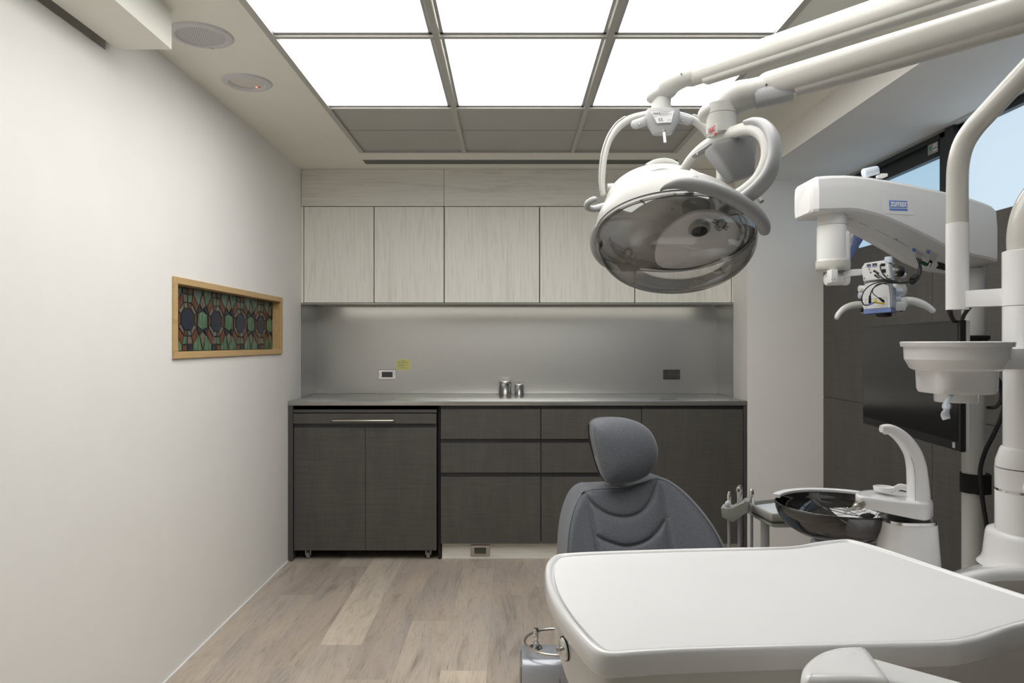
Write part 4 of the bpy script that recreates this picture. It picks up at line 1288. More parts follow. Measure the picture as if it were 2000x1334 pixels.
# handpieces in the holder
def handpiece(u, v0, v1, Y, r, label, kind):
    c0 = P(u, v0, Y); top = P(u, v1, Y)
    t = thing('handpiece', c0, label, 'handpiece', 'handpieces in the grey tray holder')
    h = top.z - c0.z
    b = B(); b.lathe([(0, 0), (r * .9, 0), (r, .004), (r * .92, h * .45), (r * 1.0, h * .7), (r * .75, h * .92), (r * .3, h), (0, h)], c0, seg=20); bd_ = b.out('body', M['chrome'], t)
    if kind == 'drill':
        b = B(); b.cyl(top + Vector((-.006, -.012, -.008)), top + Vector((.004, .012, -.004)), .0085, seg=20, bev=.002); b.out('head', M['chrome'], t)
        b = B(); b.cyl(top + Vector((-.0062, -.0125, -.008)), top + Vector((-.006, -.0115, -.008)), .0035, seg=12); b.out('chuck', M['ink'], bd_)
    if kind == 'lever':
        b = B(); b.ball(P(u - 3, v0 - 12, Y - .010), (.0075, .004, .009), M=Matrix.Rotation(.6, 3, 'Y')); b.out('lever', M['glove'], t)
    b = B(); hw = .0045 if kind != 'drill' else .0055
    b.tube([c0 + Vector((0, 0, .002)), c0 + Vector((0, 0, -.06)), c0 + Vector((.002, 0, -.20)), c0 + Vector((.02, .0, -.42)), (ux(1499, 2.05) - .012, 2.075 + (u - 1440) * .0002, .36)], hw, seg=12, n=5); b.out('hose', M['grey'], t)
    return t
handpiece(1424, 996, 960, 2.045, .0062, 'slim silver syringe handpiece with a small lever, leftmost in the tray holder', 'lever')
handpiece(1444.5, 990, 951, 2.055, .0085, 'silver handpiece with a round drill head, tallest in the tray holder', 'drill')
handpiece(1468, 986, 955, 2.09, .0068, 'short silver handpiece at the right of the tray holder', 'plain')

# ------------------------------------------------------------------ surgical microscope
mic = thing('surgical_microscope', (1.356, 2.10, 0), 'white surgical microscope with a thick curved arm on a tall floor column', 'microscope')
st_ = [  # u, top v, front lower edge v, keel v, Y
    (1588.5, 352, 411, 411), (1592, 346, 414, 414), (1600, 342, 414.5, 414), (1625, 340, 414, 414), (1655, 339.5, 413, 420), (1676, 340.5, 414, 436), (1700, 343, 419, 450), (1735, 348.5, 430, 469),
    (1776, 356, 448, 492), (1816, 365, 467, 517), (1847, 371, 484, 530), (1880, 379, 497, 534), (1905, 386, 503, 535), (1930, 395, 508, 532), (1941, 400, 511, 529), (1948, 407, 513, 523)]
b = B(); rings = []
for (u, vt, vb, vk) in st_:
    Y0 = 1.93 + (u - 1588) / 360 * .10
    D = .15
    x = ux(u, Y0)
    if u < 1600: D = .15 * (.70 if u < 1590 else .85)
    yo = (.15 - D) / 2
    zt1 = vz(vt, Y0); zb1 = vz(vb, Y0); zk1 = vz(vk, Y0 + D * .55)
    zk1 = min(zk1, zb1)
    y0_, y1_ = Y0 + yo, Y0 + yo + D
    e = .010
    m1 = zt1 - (zt1 - zb1) * .25
    rings.append([Vector((x, y0_ + .020, zt1)), Vector((x, y0_ + .010, zt1 - .003)), Vector((x, y0_ + .005, zt1 - e)), Vector((x, y0_ + .002, m1)), Vector((x, y0_, m1 - .012)), Vector((x, y0_, zb1 + e)), Vector((x, y0_ + .004, zb1 + .003)), Vector((x, y0_ + .012, zb1)),
                  Vector((x, y0_ + D * .5, zk1)), Vector((x, y0_ + D * .6, zk1)), Vector((x, y1_ - .012, zb1 - (zb1 - zk1) * .8)), Vector((x, y1_ - .002, zb1 - (zb1 - zk1) * .5 + .008)), Vector((x, y1_, zb1 + .02)), Vector((x, y1_, zt1 - .02)), Vector((x, y1_ - .004, zt1 - .005)), Vector((x, y1_ - .02, zt1))])
b.loft(rings); arm = b.out('arm', M['white_m'], mic, angle=24)
# underside details
def under(u, v, dx_, dy_, name, m, th=.0015, parent=arm, Y=None):
    """small plate lying on the sloped underside"""
    return None
# logo card on the arm
Yl = 1.962
cx0, cy0 = 1754.5, 401
b = B()
lc = [P(1727, 378, 1.9635), P(1781, 380.5, 1.979), P(1784, 421, 1.979), P(1728, 418, 1.9635)]
def frontY(u): return 1.93 + (u - 1588) / 360 * .10
def oncard(u, v, lift): return P(u, v, frontY(u) - lift)
b.poly([oncard(u, v, .0008) for u, v in ((1723, 379), (1782, 381), (1784, 420), (1725, 417))]); card = b.out('sticker', M['paper'], arm)
b = B(); b.poly([oncard(u, v, .0014) for u, v in ((1736.5, 391.5), (1772, 392.5), (1772.5, 406), (1737, 405.2))]); b.poly([oncard(u, v, .0014) for u, v in ((1737.1, 407), (1772.6, 407.8), (1773, 412), (1737.4, 411))])
b.out('logo_block', M['blue_d'], card)
o0 = oncard(1739.5, 402.8, .0018); xd = oncard(1772, 403.8, .0018) - o0
text('logo_lettering', 'zumax', .0260, o0, xd, (0, 0, 1), M['paper'], card, xs=.74, bold=.0007)
# vertical cylinder
Yc = 2.00; mx = .897; km = .94 * Yc / F
zc_ = lambda v: vz(v, Yc)
b = B(); b.lathe([(0, zc_(405)), (29 * km, zc_(405)), (28.2 * km, zc_(440)), (26 * km, zc_(441)), (0, zc_(441))], (mx, Yc, 0), seg=48); b.out('upper_housing', M['white_m'], mic)
b = B(); b.lathe([(0, zc_(441)), (27.6 * km, zc_(441)), (29 * km, zc_(445)), (29.4 * km, zc_(512)), (0, zc_(512))], (mx, Yc, 0), seg=48); b.out('lower_housing', M['white_m'], mic)
b = B(); b.box(mx + .008, mx + .041, Yc - .030, Yc + .04, zc_(512), zc_(452), .010, 3); b.out('side_cover', M['white_m'], mic)
b = B(); b.loft([[Vector((mx + .003 + math.cos(a_) * r_ * 1.03, Yc + math.sin(a_) * r_, z)) for a_ in [2 * PI * i / 48 for i in range(48)]] for r_, z in ((28 * km, zc_(530)), (32 * km, zc_(527)), (33 * km, zc_(522)), (33 * km, zc_(512)), (32 * km, zc_(508.5)), (28 * km, zc_(507)))])
b.out('bumper_ring', M['cream'], mic, angle=60)
b = B(); b.ball(P(1587, 403, 2.0), (.006, .014, .016)); b.out('end_knob', M['glove'], mic)
# clear caps on top of the arm
b = B(); tcap = P(1702, 336, 2.06); b.cyl(tcap + Vector((-.024, 0, -.004)), tcap + Vector((.018, 0, .006)), .0135, .0125, seg=24, bev=.003); b.cyl(P(1690, 343, 2.05), P(1717, 337, 2.05), .0035); b.out('cable_cap', M['glove'], mic)
b = B(); b.box(ux(1717, 2.06), ux(1731, 2.06), 2.05, 2.08, vz(346, 2.06), vz(340, 2.06), .002); b.out('socket', M['white_m'], mic)
# counter-lever behind the cylinder
b = B()
b.prism([P(u, v, 2.13) for u, v in ((1650, 420), (1700, 420), (1690, 455), (1660, 508), (1648, 500))], (.0, .02, 0), .002); lev = b.out('lever_cover', M['white_m'], mic)
b = B()
for (u0, v0, u1, v1) in ((1657, 470, 1672, 450), (1656, 488, 1668, 470)): b.tube([P(u0, v0, 2.128), P(u1, v1, 2.128)], .0012, seg=6)
b.out('rib', M['paper'], lev)
b = B(); b.prism([P(u, v, 2.126) for u, v in ((1677, 430), (1700, 430), (1694, 455), (1659, 512), (1658, 497))], (.01, .03, 0), .002); b.out('lever_edge', M['blue'], mic)
# pivot below the cylinder
b = B(); b.box(ux(1619, 1.96), ux(1632, 1.96), 1.945, 1.975, vz(553, 1.96), vz(527, 1.96), .002); pv = b.out('yoke_bracket', M['white_m'], mic)
b = B()
for u in (1624.5, 1630): b.cyl(P(u, 545.5, 1.945), P(u, 545.5, 1.944), .0011, seg=10)
b.out('screw', M['ink'], pv)
b = B(); b.cyl((ux(1614, 1.99), 1.995, vz(545, 1.99)), (ux(1646, 1.99), 1.995, vz(544.5, 1.99)), .0180, seg=36, bev=.004); b.cyl((ux(1646.4, 1.99), 1.995, vz(544.5, 1.99)), (ux(1658, 1.99), 1.995, vz(544.3, 1.99)), .0185, seg=36, bev=.004); b.out('pivot_drum', M['white'], mic)
b = B(); b.prism([P(u, v, 1.975) for u, v in ((1648, 531), (1655, 526.5), (1690, 524.5), (1690, 537), (1660, 538), (1650, 545))], (0, .024, 0), .002); b.out('link_bar', M['white_m'], mic)
# camera head, turned a little so that its right flank shows
def YFm(u): return 1.932 - .00074 * (u - 1710)
DM = Vector((.59, .81, 0))
def mprism(poly, depth, m, name, par, off=0.0, bev=.0012):
    b = B(); b.prism([P(u, v, YFm(u)) + DM * off for u, v in poly], DM * depth, bev, 1); return b.out(name, m, par)
chd = mprism([(1683, 522.5), (1689, 514), (1727, 508.2), (1735, 516), (1739, 543), (1686, 549)], .060, M['white_m'], 'camera_box', mic)
mprism([(1733.5, 513), (1736.5, 516), (1741, 543.5), (1737, 545)], .050, M['glove'], 'camera_side', chd, .008, .0006)
def port(u0, v0, u1, v1, m, name='port', par=chd, th=.0012):
    return mprism([(u0, v0), (u1, v0 - (u1 - u0) * .08), (u1, v1 - (u1 - u0) * .08), (u0, v1)], th + .0006, m, name, par, -th, .0002)
port(1693, 516.3, 1701, 521.8, M['ink'], 'usb_port'); port(1694, 520, 1700.5, 522.2, M['blue'], 'usb_tongue', th=.0016)
port(1704, 514.6, 1713, 520.6, M['ink'], 'usb_port'); port(1706, 518.4, 1712.6, 520.8, M['blue'], 'usb_tongue', th=.0016)
port(1720, 515, 1729, 520, M['black'], 'display_port'); port(1722.5, 526, 1730, 533, M['black'], 'rocker_switch')
for u, v, r_ in ((1698, 526, .0016), (1700.5, 532, .0024), (1688, 543.2, .0019), (1733.5, 538, .0019)):
    b = B(); b.cyl(P(u, v, YFm(u) + .001), P(u, v, YFm(u) - .0012), r_, seg=14); b.out('jack', M['satin'] if r_ > .0018 else M['ink'], chd)
# clear caps and focus knob
def cap(u0, u1, v, r_, m, name, Y=1.97, flange=True):
    b = B(); b.cyl(P(u0, v, Y), P(u1, v, Y), r_, seg=28, bev=.002)
    if flange: b.cyl(P(u0 - .5, v, Y), P(u0 + 1.2, v, Y), r_ * 1.22, seg=28)
    return b.out(name, m, mic)
b = B(); cq = P(1735.5, 511.5, 1.97); b.lathe([(0, .014), (.0088, .014), (.0102, .011), (.0108, 0), (.0108, -.003), (0, -.003)], cq, seg=28); b.cyl(cq + Vector((-.006, 0, -.004)), cq + Vector((.015, 0, -.004)), .0022); b.out('eyepiece_cap', M['glove'], mic)
cap(1742, 1753, 530, .0108, M['satin'], 'focus_shaft', flange=False)
cap(1752.4, 1762, 530.5, .0152, M['black'], 'focus_knob', flange=False)
cap(1761, 1769, 537.5, .0068, M['glove'], 'small_knob', Y=2.0, flange=False)
# optical body
opt = mprism([(1689, 556), (1697, 552.5), (1720, 549.5), (1735, 550), (1738, 575), (1739, 601), (1687, 604.5), (1685.5, 600), (1684, 575)], .075, M['white_m'], 'optic_body', mic)
mprism([(1735, 552), (1738, 556), (1741, 575), (1741, 600), (1738, 601)], .062, M['glove'], 'optic_side', opt, .008, .0006)
mprism([(1686.5, 605), (1739.5, 601.5), (1741.5, 608), (1739, 609.5), (1687, 613.5)], .082, M['blue'], 'blue_band', opt, -.002, .0006)
b = B()
for (u0, v0, u1, v1) in ((1690.5, 584.5, 1732.5, 580.5), (1732.5, 580.5, 1733.5, 602), (1690.5, 584.5, 1691.5, 604)): b.tube([P(u0, v0, YFm(u0) - .0002), P(u1, v1, YFm(u1) - .0002)], .0004, seg=5)
b.out('panel_line', M['ink_l'], opt)
lcen = P(1726, 612, 1.965)
b = B(); b.lathe([(0, -.010), (.013, -.010), (.0195, -.0085), (.0205, -.004), (.0205, .002), (0, .002)], lcen, seg=40); b.out('objective', M['black'], mic)
b = B(); b.lathe([(0, -.0105), (.012, -.0105), (.012, -.010), (0, -.010)], lcen, seg=32); b.out('lens', M['screen'], mic)
for (u0, u1, v, r_) in ((1677.5, 1690, 564, .0092), (1677.5, 1686, 577, .0088)): cap(u0, u1, v, r_, M['white_m'] if v < 570 else M['glove'], 'eyepiece_knob', 1.965, False)
cap(1746.5, 1761.5, 570, .0098, M['glove'], 'clear_knob'); cap(1746.5, 1757.5, 583.5, .0078, M['glove'], 'clear_knob')
b = B(); b.ball(P(1754, 567, 2.01), (.020, .03, .026)); b.out('binocular_tube', M['white_m'], mic, angle=70)
cap(1755, 1762, 570, .0165, M['black'], 'rear_knob', Y=2.03, flange=False)
b = B(); b.box(ux(1744, 1.97), ux(1764, 1.97), 1.955, 1.99, vz(607, 1.97), vz(591, 1.97), .002); b.box(ux(1757, 1.97), ux(1769, 1.97), 1.958, 1.985, vz(600, 1.97), vz(582, 1.97), .002); b.out('handle_mount', M['white_m'], mic)
b = B(); b.cyl(P(1760, 607, 1.97), P(1760, 609, 1.97), .003, seg=14); b.out('mount_screw', M['ink'], mic)
# handles
b = B(); b.tube([P(1765, 588, 1.97), P(1773, 588, 1.97), P(1786, 589, 1.968), P(1800, 593.5, 1.965), P(1813, 600, 1.962), P(1822, 607, 1.96)], [.0108, .0118, .0112, .0108, .0088, .0080], seg=20, n=5, caps='round'); b.out('handle', M['white'], mic, angle=70)
b = B(); b.tube([P(1681, 595, 1.97), P(1672, 595.5, 1.97), P(1660, 598, 1.968), P(1648, 604, 1.965), P(1638, 614, 1.962), P(1635, 620, 1.96)], [.0092, .0098, .0095, .0088, .0078, .0070], seg=20, n=5, caps='round'); b.out('handle', M['cream_m'], mic, angle=70)
b = B(); b.cyl(P(1679, 596, 1.97), P(1690, 596, 1.97), .0085, seg=20, bev=.001); b.out('handle_socket', M['white_m'], mic)
cap(1680.5, 1688, 605.5, .0052, M['black'], 'lock_knob', 1.965, False); cap(1683, 1688, 611, .0028, M['satin'], 'lock_pin', 1.965, False)
# head column joining the camera box, optic body and link bar
b = B(); b.box(ux(1698, 1.955), ux(1734, 1.955), 1.945, 1.985, vz(556, 1.955), vz(545, 1.955), .001); b.out('neck_block', M['grey_l'], mic)
# floor column
b = B(); b.cyl((1.356, 2.10, .10), (1.356, 2.10, vz(525, 2.1)), .0297, seg=40); b.out('column', M['cream_m'], mic)
b = B(); b.box(1.356 - .20, 1.356 + .24, 2.10 - .26, 2.10 + .26, .045, .105, .02, 3); b.out('floor_base', M['white_m'], mic)
for sx_ in (-.16, .20):
    for sy_ in (-.21, .21):
        b = B(); b.cyl((1.356 + sx_ - .012, 2.1 + sy_, .025), (1.356 + sx_ + .012, 2.1 + sy_, .025), .025, seg=20, bev=.003); b.out('castor', M['black'], mic)
# labels and switch under the arm: thin plates following the underside between keel and front edge
def usurf(u, f_):
    """point on the underside: f_=0 front lower edge, 1 keel"""
    for a_, c_ in zip(st_[:-1], st_[1:]):
        if a_[0] <= u <= c_[0]:
            q = (u - a_[0]) / (c_[0] - a_[0]); vb = a_[2] + (c_[2] - a_[2]) * q; vk = a_[3] + (c_[3] - a_[3]) * q
            Y0 = frontY(u)
            pb = Vector((ux(u, Y0), Y0 + .012, vz(vb, Y0))); pk_ = Vector((ux(u, Y0), Y0 + .075, vz(vk, Y0 + .0825)))
            r_ = pb.lerp(pk_, f_); r_.z -= .0008; r_.y -= .0006
            return r_
def uplate(u0, u1, f0, f1, name, m, par=arm, lift=0.0):
    b = B(); q = [usurf(u0, f0), usurf(u1, f0), usurf(u1, f1), usurf(u0, f1)]
    b.poly([p + Vector((0, -lift * .6, -lift)) for p in q]); return b.out(name, m, par)
l1 = uplate(1800, 1822, .48, .76, 'rating_label', M['spk']); l2 = uplate(1824, 1846, .30, .60, 'rating_label', M['spk'])
uplate(1800, 1806, .48, .60, 'label_mark', M['blue_d'], l1, .0006); uplate(1824, 1830, .30, .42, 'label_mark', M['blue_d'], l2, .0006)
for k_ in range(4):
    uplate(1808, 1821, .52 + k_ * .06, .535 + k_ * .06, 'label_print', M['ink_l'], l1, .0006); uplate(1832, 1845, .34 + k_ * .06, .355 + k_ * .06, 'label_print', M['ink_l'], l2, .0006)
uplate(1816, 1842, .70, .92, 'switch_plate', M['paper']); uplate(1820, 1836, .74, .88, 'power_switch', M['switch'], arm, .0008)
uplate(1836, 1875, .58, .86, 'power_inlet', M['black'], arm, .0004)
b = B(); b.tube([usurf(u, .55) + Vector((0, -.0002, -.0002)) for u in range(1660, 1830, 6)], .0005, seg=5); b.out('joint_line', M['ink_l'], arm)
for u in (1664, 1766):
    b = B(); q = usurf(u, .53); b.ball(q, (.004, .004, .002), seg=12); b.out('screw', M['satin'], arm)

# black cables of the microscope head
cab = thing('cable_bundle', P(1760, 545, 1.90), 'bundle of thin black cables looping from the microscope arm to its camera box', 'cables')
cl = [[(1790, 504, 2.02), (1796, 520, 1.98), (1797, 533, 1.94), (1788, 545, 1.91), (1765, 551, 1.90), (1742, 548, 1.90), (1729, 540, 1.905), (1721, 528, 1.91), (1719, 518, 1.922)],
      [(1793, 504, 2.02), (1799, 520, 1.98), (1799, 534, 1.94), (1789, 547, 1.905), (1765, 552, 1.895), (1735, 549, 1.90), (1719, 540, 1.905), (1709, 530, 1.922)],
      [(1796, 506, 2.02), (1798, 524, 1.97), (1797, 537, 1.93), (1786, 549, 1.90), (1760, 553.5, 1.89), (1730, 550, 1.89), (1704, 555, 1.895), (1688, 568, 1.90), (1683, 585, 1.90), (1689, 596, 1.905), (1702, 593, 1.915), (1708, 591, 1.92)],
      [(1799, 506, 2.02), (1794, 524, 1.97), (1791, 538, 1.93), (1780, 550, 1.90), (1756, 553, 1.892), (1728, 553, 1.892), (1708, 561, 1.90), (1700, 575, 1.905), (1699, 590, 1.918)],
      [(1738, 557, 1.91), (1722, 553.5, 1.90), (1710, 558, 1.90), (1704, 570, 1.905), (1713, 580, 1.91), (1724, 588, 1.918)]]
for i, q in enumerate(cl):
    b = B(); b.tube([P(*p) for p in q], .0016 if i < 4 else .0011, seg=8, n=6); b.out('cable', M['rubber'], cab, angle=70)
b = B(); b.cyl(P(1707, 529, 1.922), P(1716, 534, 1.908), .0032, .0022); b.out('plug', M['rubber'], cab)
b = B(); b.cyl(P(1709, 537.5, 1.922), P(1717, 543, 1.908), .0030, .0020); b.out('plug', M['rubber'], cab)
b = B(); b.cyl(P(1699, 592, 1.921), P(1699, 578, 1.908), .0036, .0025); b.out('plug', M['rubber'], cab)
b = B(); b.cyl(P(1725.5, 588.5, 1.921), P(1717, 582, 1.91), .0036, .0022); b.out('plug', M['rubber'], cab)
b = B(); b.tube([P(1790, 541, 1.925), P(1781, 549, 1.905)], (.006, .010), seg=12, sup=4); b.out('cable_clip', M['black'], cab)
b = B(); b.cyl(P(1709, 590, 1.915), P(1710, 582.5, 1.915), .0040, .0010); b.prism([P(u, v, 1.916) for u, v in ((1705, 589), (1728, 592), (1728, 595), (1714, 593), (1705, 591))], (0, .0006, 0)); b.out('yellow_tag', M['yel'], cab)
b = B(); b.tube([P(1696, 596, 1.908), P(1705, 592, 1.913)], .0022, seg=10); b.out('blue_boot', M['blue_d'], cab)

# monitor on the microscope column
Yr, Yl_ = 1.75, 2.38
def mp(u, v, Y): return P(u, v, Y)
mon = thing('monitor', (1.12, 2.05, 1.0), 'large black flat monitor seen edge-on beside the dark wall cladding', 'monitor')
A_, B_ = Vector((ux(1875, Yr), Yr, 0)), Vector((ux(1685, Yl_), Yl_, 0))
zt_m, zb_m = vz(625, Yr), vz(883, Yr)
xd = (A_ - B_).normalized(); nd = Vector((xd.y, -xd.x, 0))
if nd.x > 0: nd.negate()
nd = -nd if nd.dot(Vector((-1, -.2, 0))) < 0 else nd
Mm = Matrix((xd, Vector((0, 0, 1)), nd)).transposed().to_4x4(); Mm.translation = Vector((B_.x, B_.y, zb_m))
Wm, Hm = (A_ - B_).length, zt_m - zb_m
def mb(name, x0, x1, y0, y1, z0, z1, m, par=mon, bev=.001):
    b = B(); b.box(x0, x1, y0, y1, z0, z1, bev, 1, M=Mm); return b.out(name, m, par)
mb('bezel', 0, Wm, 0, Hm, -.014, 0, M['black'])
mb('screen', .008, Wm - .010, .024, Hm - .006, -.001, .0008, M['screen'], bev=0)
mb('back_cover', .001, Wm - .001, .001, Hm - .001, -.024, -.0142, M['cream_m'])
mb('rear_hump', Wm * .25, Wm * .75, Hm * .2, Hm * .85, -.055, -.0242, M['black'], bev=.01)
lg = mb('badge', Wm - .036, Wm - .022, .006, .020, .0002, .0010, M['grey'], bev=0)
b = B(); b.box(1.19, 1.36, 2.03, 2.06, vz(664, 2.05), vz(655, 2.05), .002); b.out('mount_arm', M['black'], mon)
b = B(); b.lathe([(.0300, vz(666, 2.1)), (.037, vz(666, 2.1)), (.037, vz(656, 2.1)), (.0300, vz(656, 2.1))], (1.356, 2.10, 0), seg=36, close=True); b.out('mount_collar', M['black'], mon)
# monitor lead, cable loop from the column bracket, and the strap with the power cable
t = thing('monitor_cable', P(1866, 605, 1.60), 'black cable dropping from the unit bracket behind the monitor', 'cable')
b = B(); b.tube([P(1855, 605, 1.47), P(1857, 615, 1.52), P(1864, 628, 1.80), P(1874, 634, 1.88), P(1883, 615, 1.72), P(1893, 600, 1.49)], .0048, seg=10, n=6); b.out('cable', M['rubber'], t, angle=70)
t = thing('power_cable', P(1930, 740, 1.9), 'thick black power cable running down beside the microscope column', 'cable')
b = B(); b.tube([P(1938, 738, 1.70), P(1950, 748, 1.72), P(1956, 765, 1.74), P(1955, 782, 1.78), P(1944, 795, 1.86), P(1930, 796, 1.9)], .0052, seg=10, n=6); b.out('loop', M['rubber'], t, angle=70)
b = B(); b.tube([P(1942, 730, 1.74), P(1958, 762, 1.76), P(1960, 800, 1.85), P(1944, 842, 1.95), P(1925, 880, 2.0), P(1915, 915, 2.02), P(1916, 950, 2.02), P(1921, 990, 2.02), P(1927, 1030, 2.02), P(1932, 1100, 2.02), P(1932, 1200, 2.02)], .0058, seg=10, n=6); b.out('cable', M['rubber'], t, angle=70)
t = thing('strap', (1.356, 2.1, vz(942, 2.1)), 'wide black hook-and-loop strap wrapped round the microscope column', 'strap')
b = B(); zz0, zz1 = vz(961, 2.1), vz(924, 2.1)
pts_ = [Vector((1.356 + (.0345 + (.009 if -1.3 < a_ < .4 else 0)) * math.cos(a_), 2.1 + .0345 * math.sin(a_) - (.009 if -2.0 < a_ < -.7 else 0), 0)) for a_ in [2 * PI * i / 60 - PI for i in range(60)]]
inn = [Vector((1.356 + .0302 * math.cos(a_), 2.1 + .0302 * math.sin(a_), 0)) for a_ in [2 * PI * i / 60 - PI for i in range(60)]]
b.loft([zs(inn, zz0), zs(pts_, zz0), zs(pts_, zz1), zs(inn, zz1), zs(inn, zz0)], cap=False); b.out('strap_band', M['strap'], t, angle=60)

# ------------------------------------------------------------------ operating lamps
M['lamp_shell'] = plain('lamp_shell_plastic', (0.50, 0.50, 0.475), 0.34, var=0.006)
def lamp_head(t, C, a, n, A, Bq, d, e, mshell=M['lamp_shell'], inner=True):
    a = Vector(a).normalized(); n = Vector(n).normalized(); bb = n.cross(a).normalized(); a = bb.cross(n).normalized()
    if bb.y > 0: bb = -bb
    def ring(s_, h_, sup=2.05, nn=72, ox=0.0):
        out = []
        for i in range(nn):
            th = 2 * PI * i / nn
            c_, q_ = math.cos(th), math.sin(th)
            c_ = math.copysign(abs(c_) ** (2 / sup), c_); q_ = math.copysign(abs(q_) ** (2 / sup), q_)
            out.append(C + a * A * s_ * c_ + bb * Bq * s_ * q_ - n * h_ + a * ox)
        return out
    b = B()
    rs = [ring(math.cos(f_) ** 1.30, d * math.sin(f_), ox=-.014 * math.sin(f_)) for f_ in [PI / 2 * k / 16 * .995 for k in range(17)]]
    inn = [ring(.965 * math.cos(f_) ** 1.30, (d - .006) * math.sin(f_), ox=-.014 * math.sin(f_)) for f_ in [PI / 2 * k / 16 * .995 for k in range(16, -1, -1)]]
    b.loft(rs + inn + [rs[0]], cap=False); sh = b.out('dome', mshell, t, angle=60)
    b = B(); b.tube([p for p in ring(1.004, .008)] + [ring(1.004, .008)[0]], .0012, seg=6); b.out('seam', M['ink_l'], sh, angle=80)
    b = B(); b.tube([p for p in ring(.995, -.002)] + [ring(.995, -.002)[0]], .0045, seg=10); b.out('visor_rim', M['clear_rim'], t, angle=80)
    b = B()
    rs = [ring(1.0, 0.0), ring(1.0, -.006)] + [ring(1.0 * math.cos(f_) ** .62, -.006 - (e - .006) * math.sin(f_) ** .95) for f_ in [PI / 2 * k / 14 * .99 for k in range(1, 15)]]
    b.loft(rs, cap=False); b.face([b.bm.verts.new(p) for p in rs[-1]])
    b.out('visor', M['clear'], t, angle=80)
    # reflector: facetted concave dish plus mounting frame
    b = B()
    rs = [ring(.955, -.001), ring(.95, .004)] + [ring(.93 * math.cos(f_) ** 1.0, (d * .46) * math.sin(f_), 2.2) for f_ in [PI / 2 * k / 7 * .99 for k in range(0, 8)]]
    b.loft(rs, cap=False); rf = b.out('reflector', M['reflector'], t, angle=14)
    return ring, a, bb, n, rf

# front lamp ---------------------------------------------------------------
la = thing('operating_lamp', P(1408, 240, 1.5), 'nearer white dental operating lamp with a clear curved visor and grey grab handles', 'lamp', 'dental operating lamps')
C1 = P(1319, 458, 1.5)
ring, ax_, bx_, nx_, rf = lamp_head(la, C1, (1, 0, -.05), (0, -.45, -.89), .166, .136, .142, .104)
# inner parts seen through the visor
b = B(); cc1 = C1 + ax_ * .045 + bx_ * .02; b.cyl(cc1 - nx_ * .07, cc1 + nx_ * .005, .030, .022, seg=28, bev=.003); bl = b.out('bulb_holder', M['grey_tray'], la)
b = B(); b.cyl(cc1 + nx_ * .005, cc1 + nx_ * .008, .016, seg=24); b.out('bulb_window', M['screen'], bl)
b = B()
pl_ = [C1 + ax_ * x_ + bx_ * y_ + nx_ * z_1 for x_, y_, z_1 in ((-.02, .02, .0), (.03, .055, -.015), (.10, .05, -.01), (.145, -.02, .0), (.12, -.07, .012), (.04, -.095, .022), (-.02, -.085, .022), (-.035, -.03, .012))]
pl_ = smooth_closed(pl_, 4)
b.prism(pl_, -nx_ * .006, 0); b.out('mirror_flap', M['spk'], la, angle=40)
b = B()
band = [C1 + ax_ * x_ + bx_ * y_ + nx_ * .004 for x_, y_ in ((-.135, -.02), (-.11, -.065), (-.06, -.10), (0, -.117), (.06, -.11), (.10, -.085))]
b.tube(band, (.003, .010), seg=10, n=5, up=tuple(nx_)); b.out('lower_bar', M['grey_tray'], la)
for (u, v, nm) in ((1408, 438, 'visor_catch'), (1226, 494, 'visor_catch')):
    y_ = 1.385 if u > 1300 else 1.53
    b = B(); q = P(u, v, y_); b.cyl(q + Vector((0, -.006, .002)), q + Vector((0, .014, -.004)), .0105, .0085, seg=28, bev=.002); b.cyl(q + Vector((-.014, .004, .008)), q + Vector((.014, .004, -.008)), .004, seg=14); b.out(nm, M['clear_rim'], la)
    b = B(); b.cyl(q + Vector((0, -.002, 0)), q + Vector((0, .010, 0)), .0055, seg=20); b.out('catch_core', M['chrome'], la)
# near grab handle
hp_ = [(1291, 371, 1.375), (1302, 364, 1.365), (1325, 358.5, 1.352), (1355, 360, 1.34), (1395, 370, 1.328), (1435, 388, 1.322), (1470, 412, 1.322), (1490, 436, 1.328), (1493, 449, 1.335)]
b = B(); b.tube([P(*q) for q in hp_], [.0025, .006, .0105, .0130, .0140, .0140, .0132, .0122, .0108], seg=24, n=6, caps='round'); b.out('grab_handle', M['grey'], la, angle=80)
b = B(); b.tube([P(1355, 352, 1.37), P(1350, 366, 1.365)], .010, seg=16, caps='round'); b.out('handle_boss', M['grey_l'], la)
hq = [(1176, 433, 1.56), (1165, 447, 1.575), (1160, 468, 1.585), (1166, 492, 1.59), (1184, 512, 1.595), (1215, 521, 1.60), (1242, 521, 1.60)]
b = B(); b.tube([P(*q) for q in hq], [.004, .0075, .0095, .011, .0115, .011, .0105], seg=20, n=6, caps='round'); b.out('grab_handle', M['grey'], la, angle=80)
# dome top detail
b = B(); b.tube([P(1272, 336, 1.58), P(1290, 331, 1.575), P(1310, 333, 1.57), P(1335, 341, 1.56)], .004, seg=10, n=4); b.out('top_ridge', M['lamp_shell'], la)
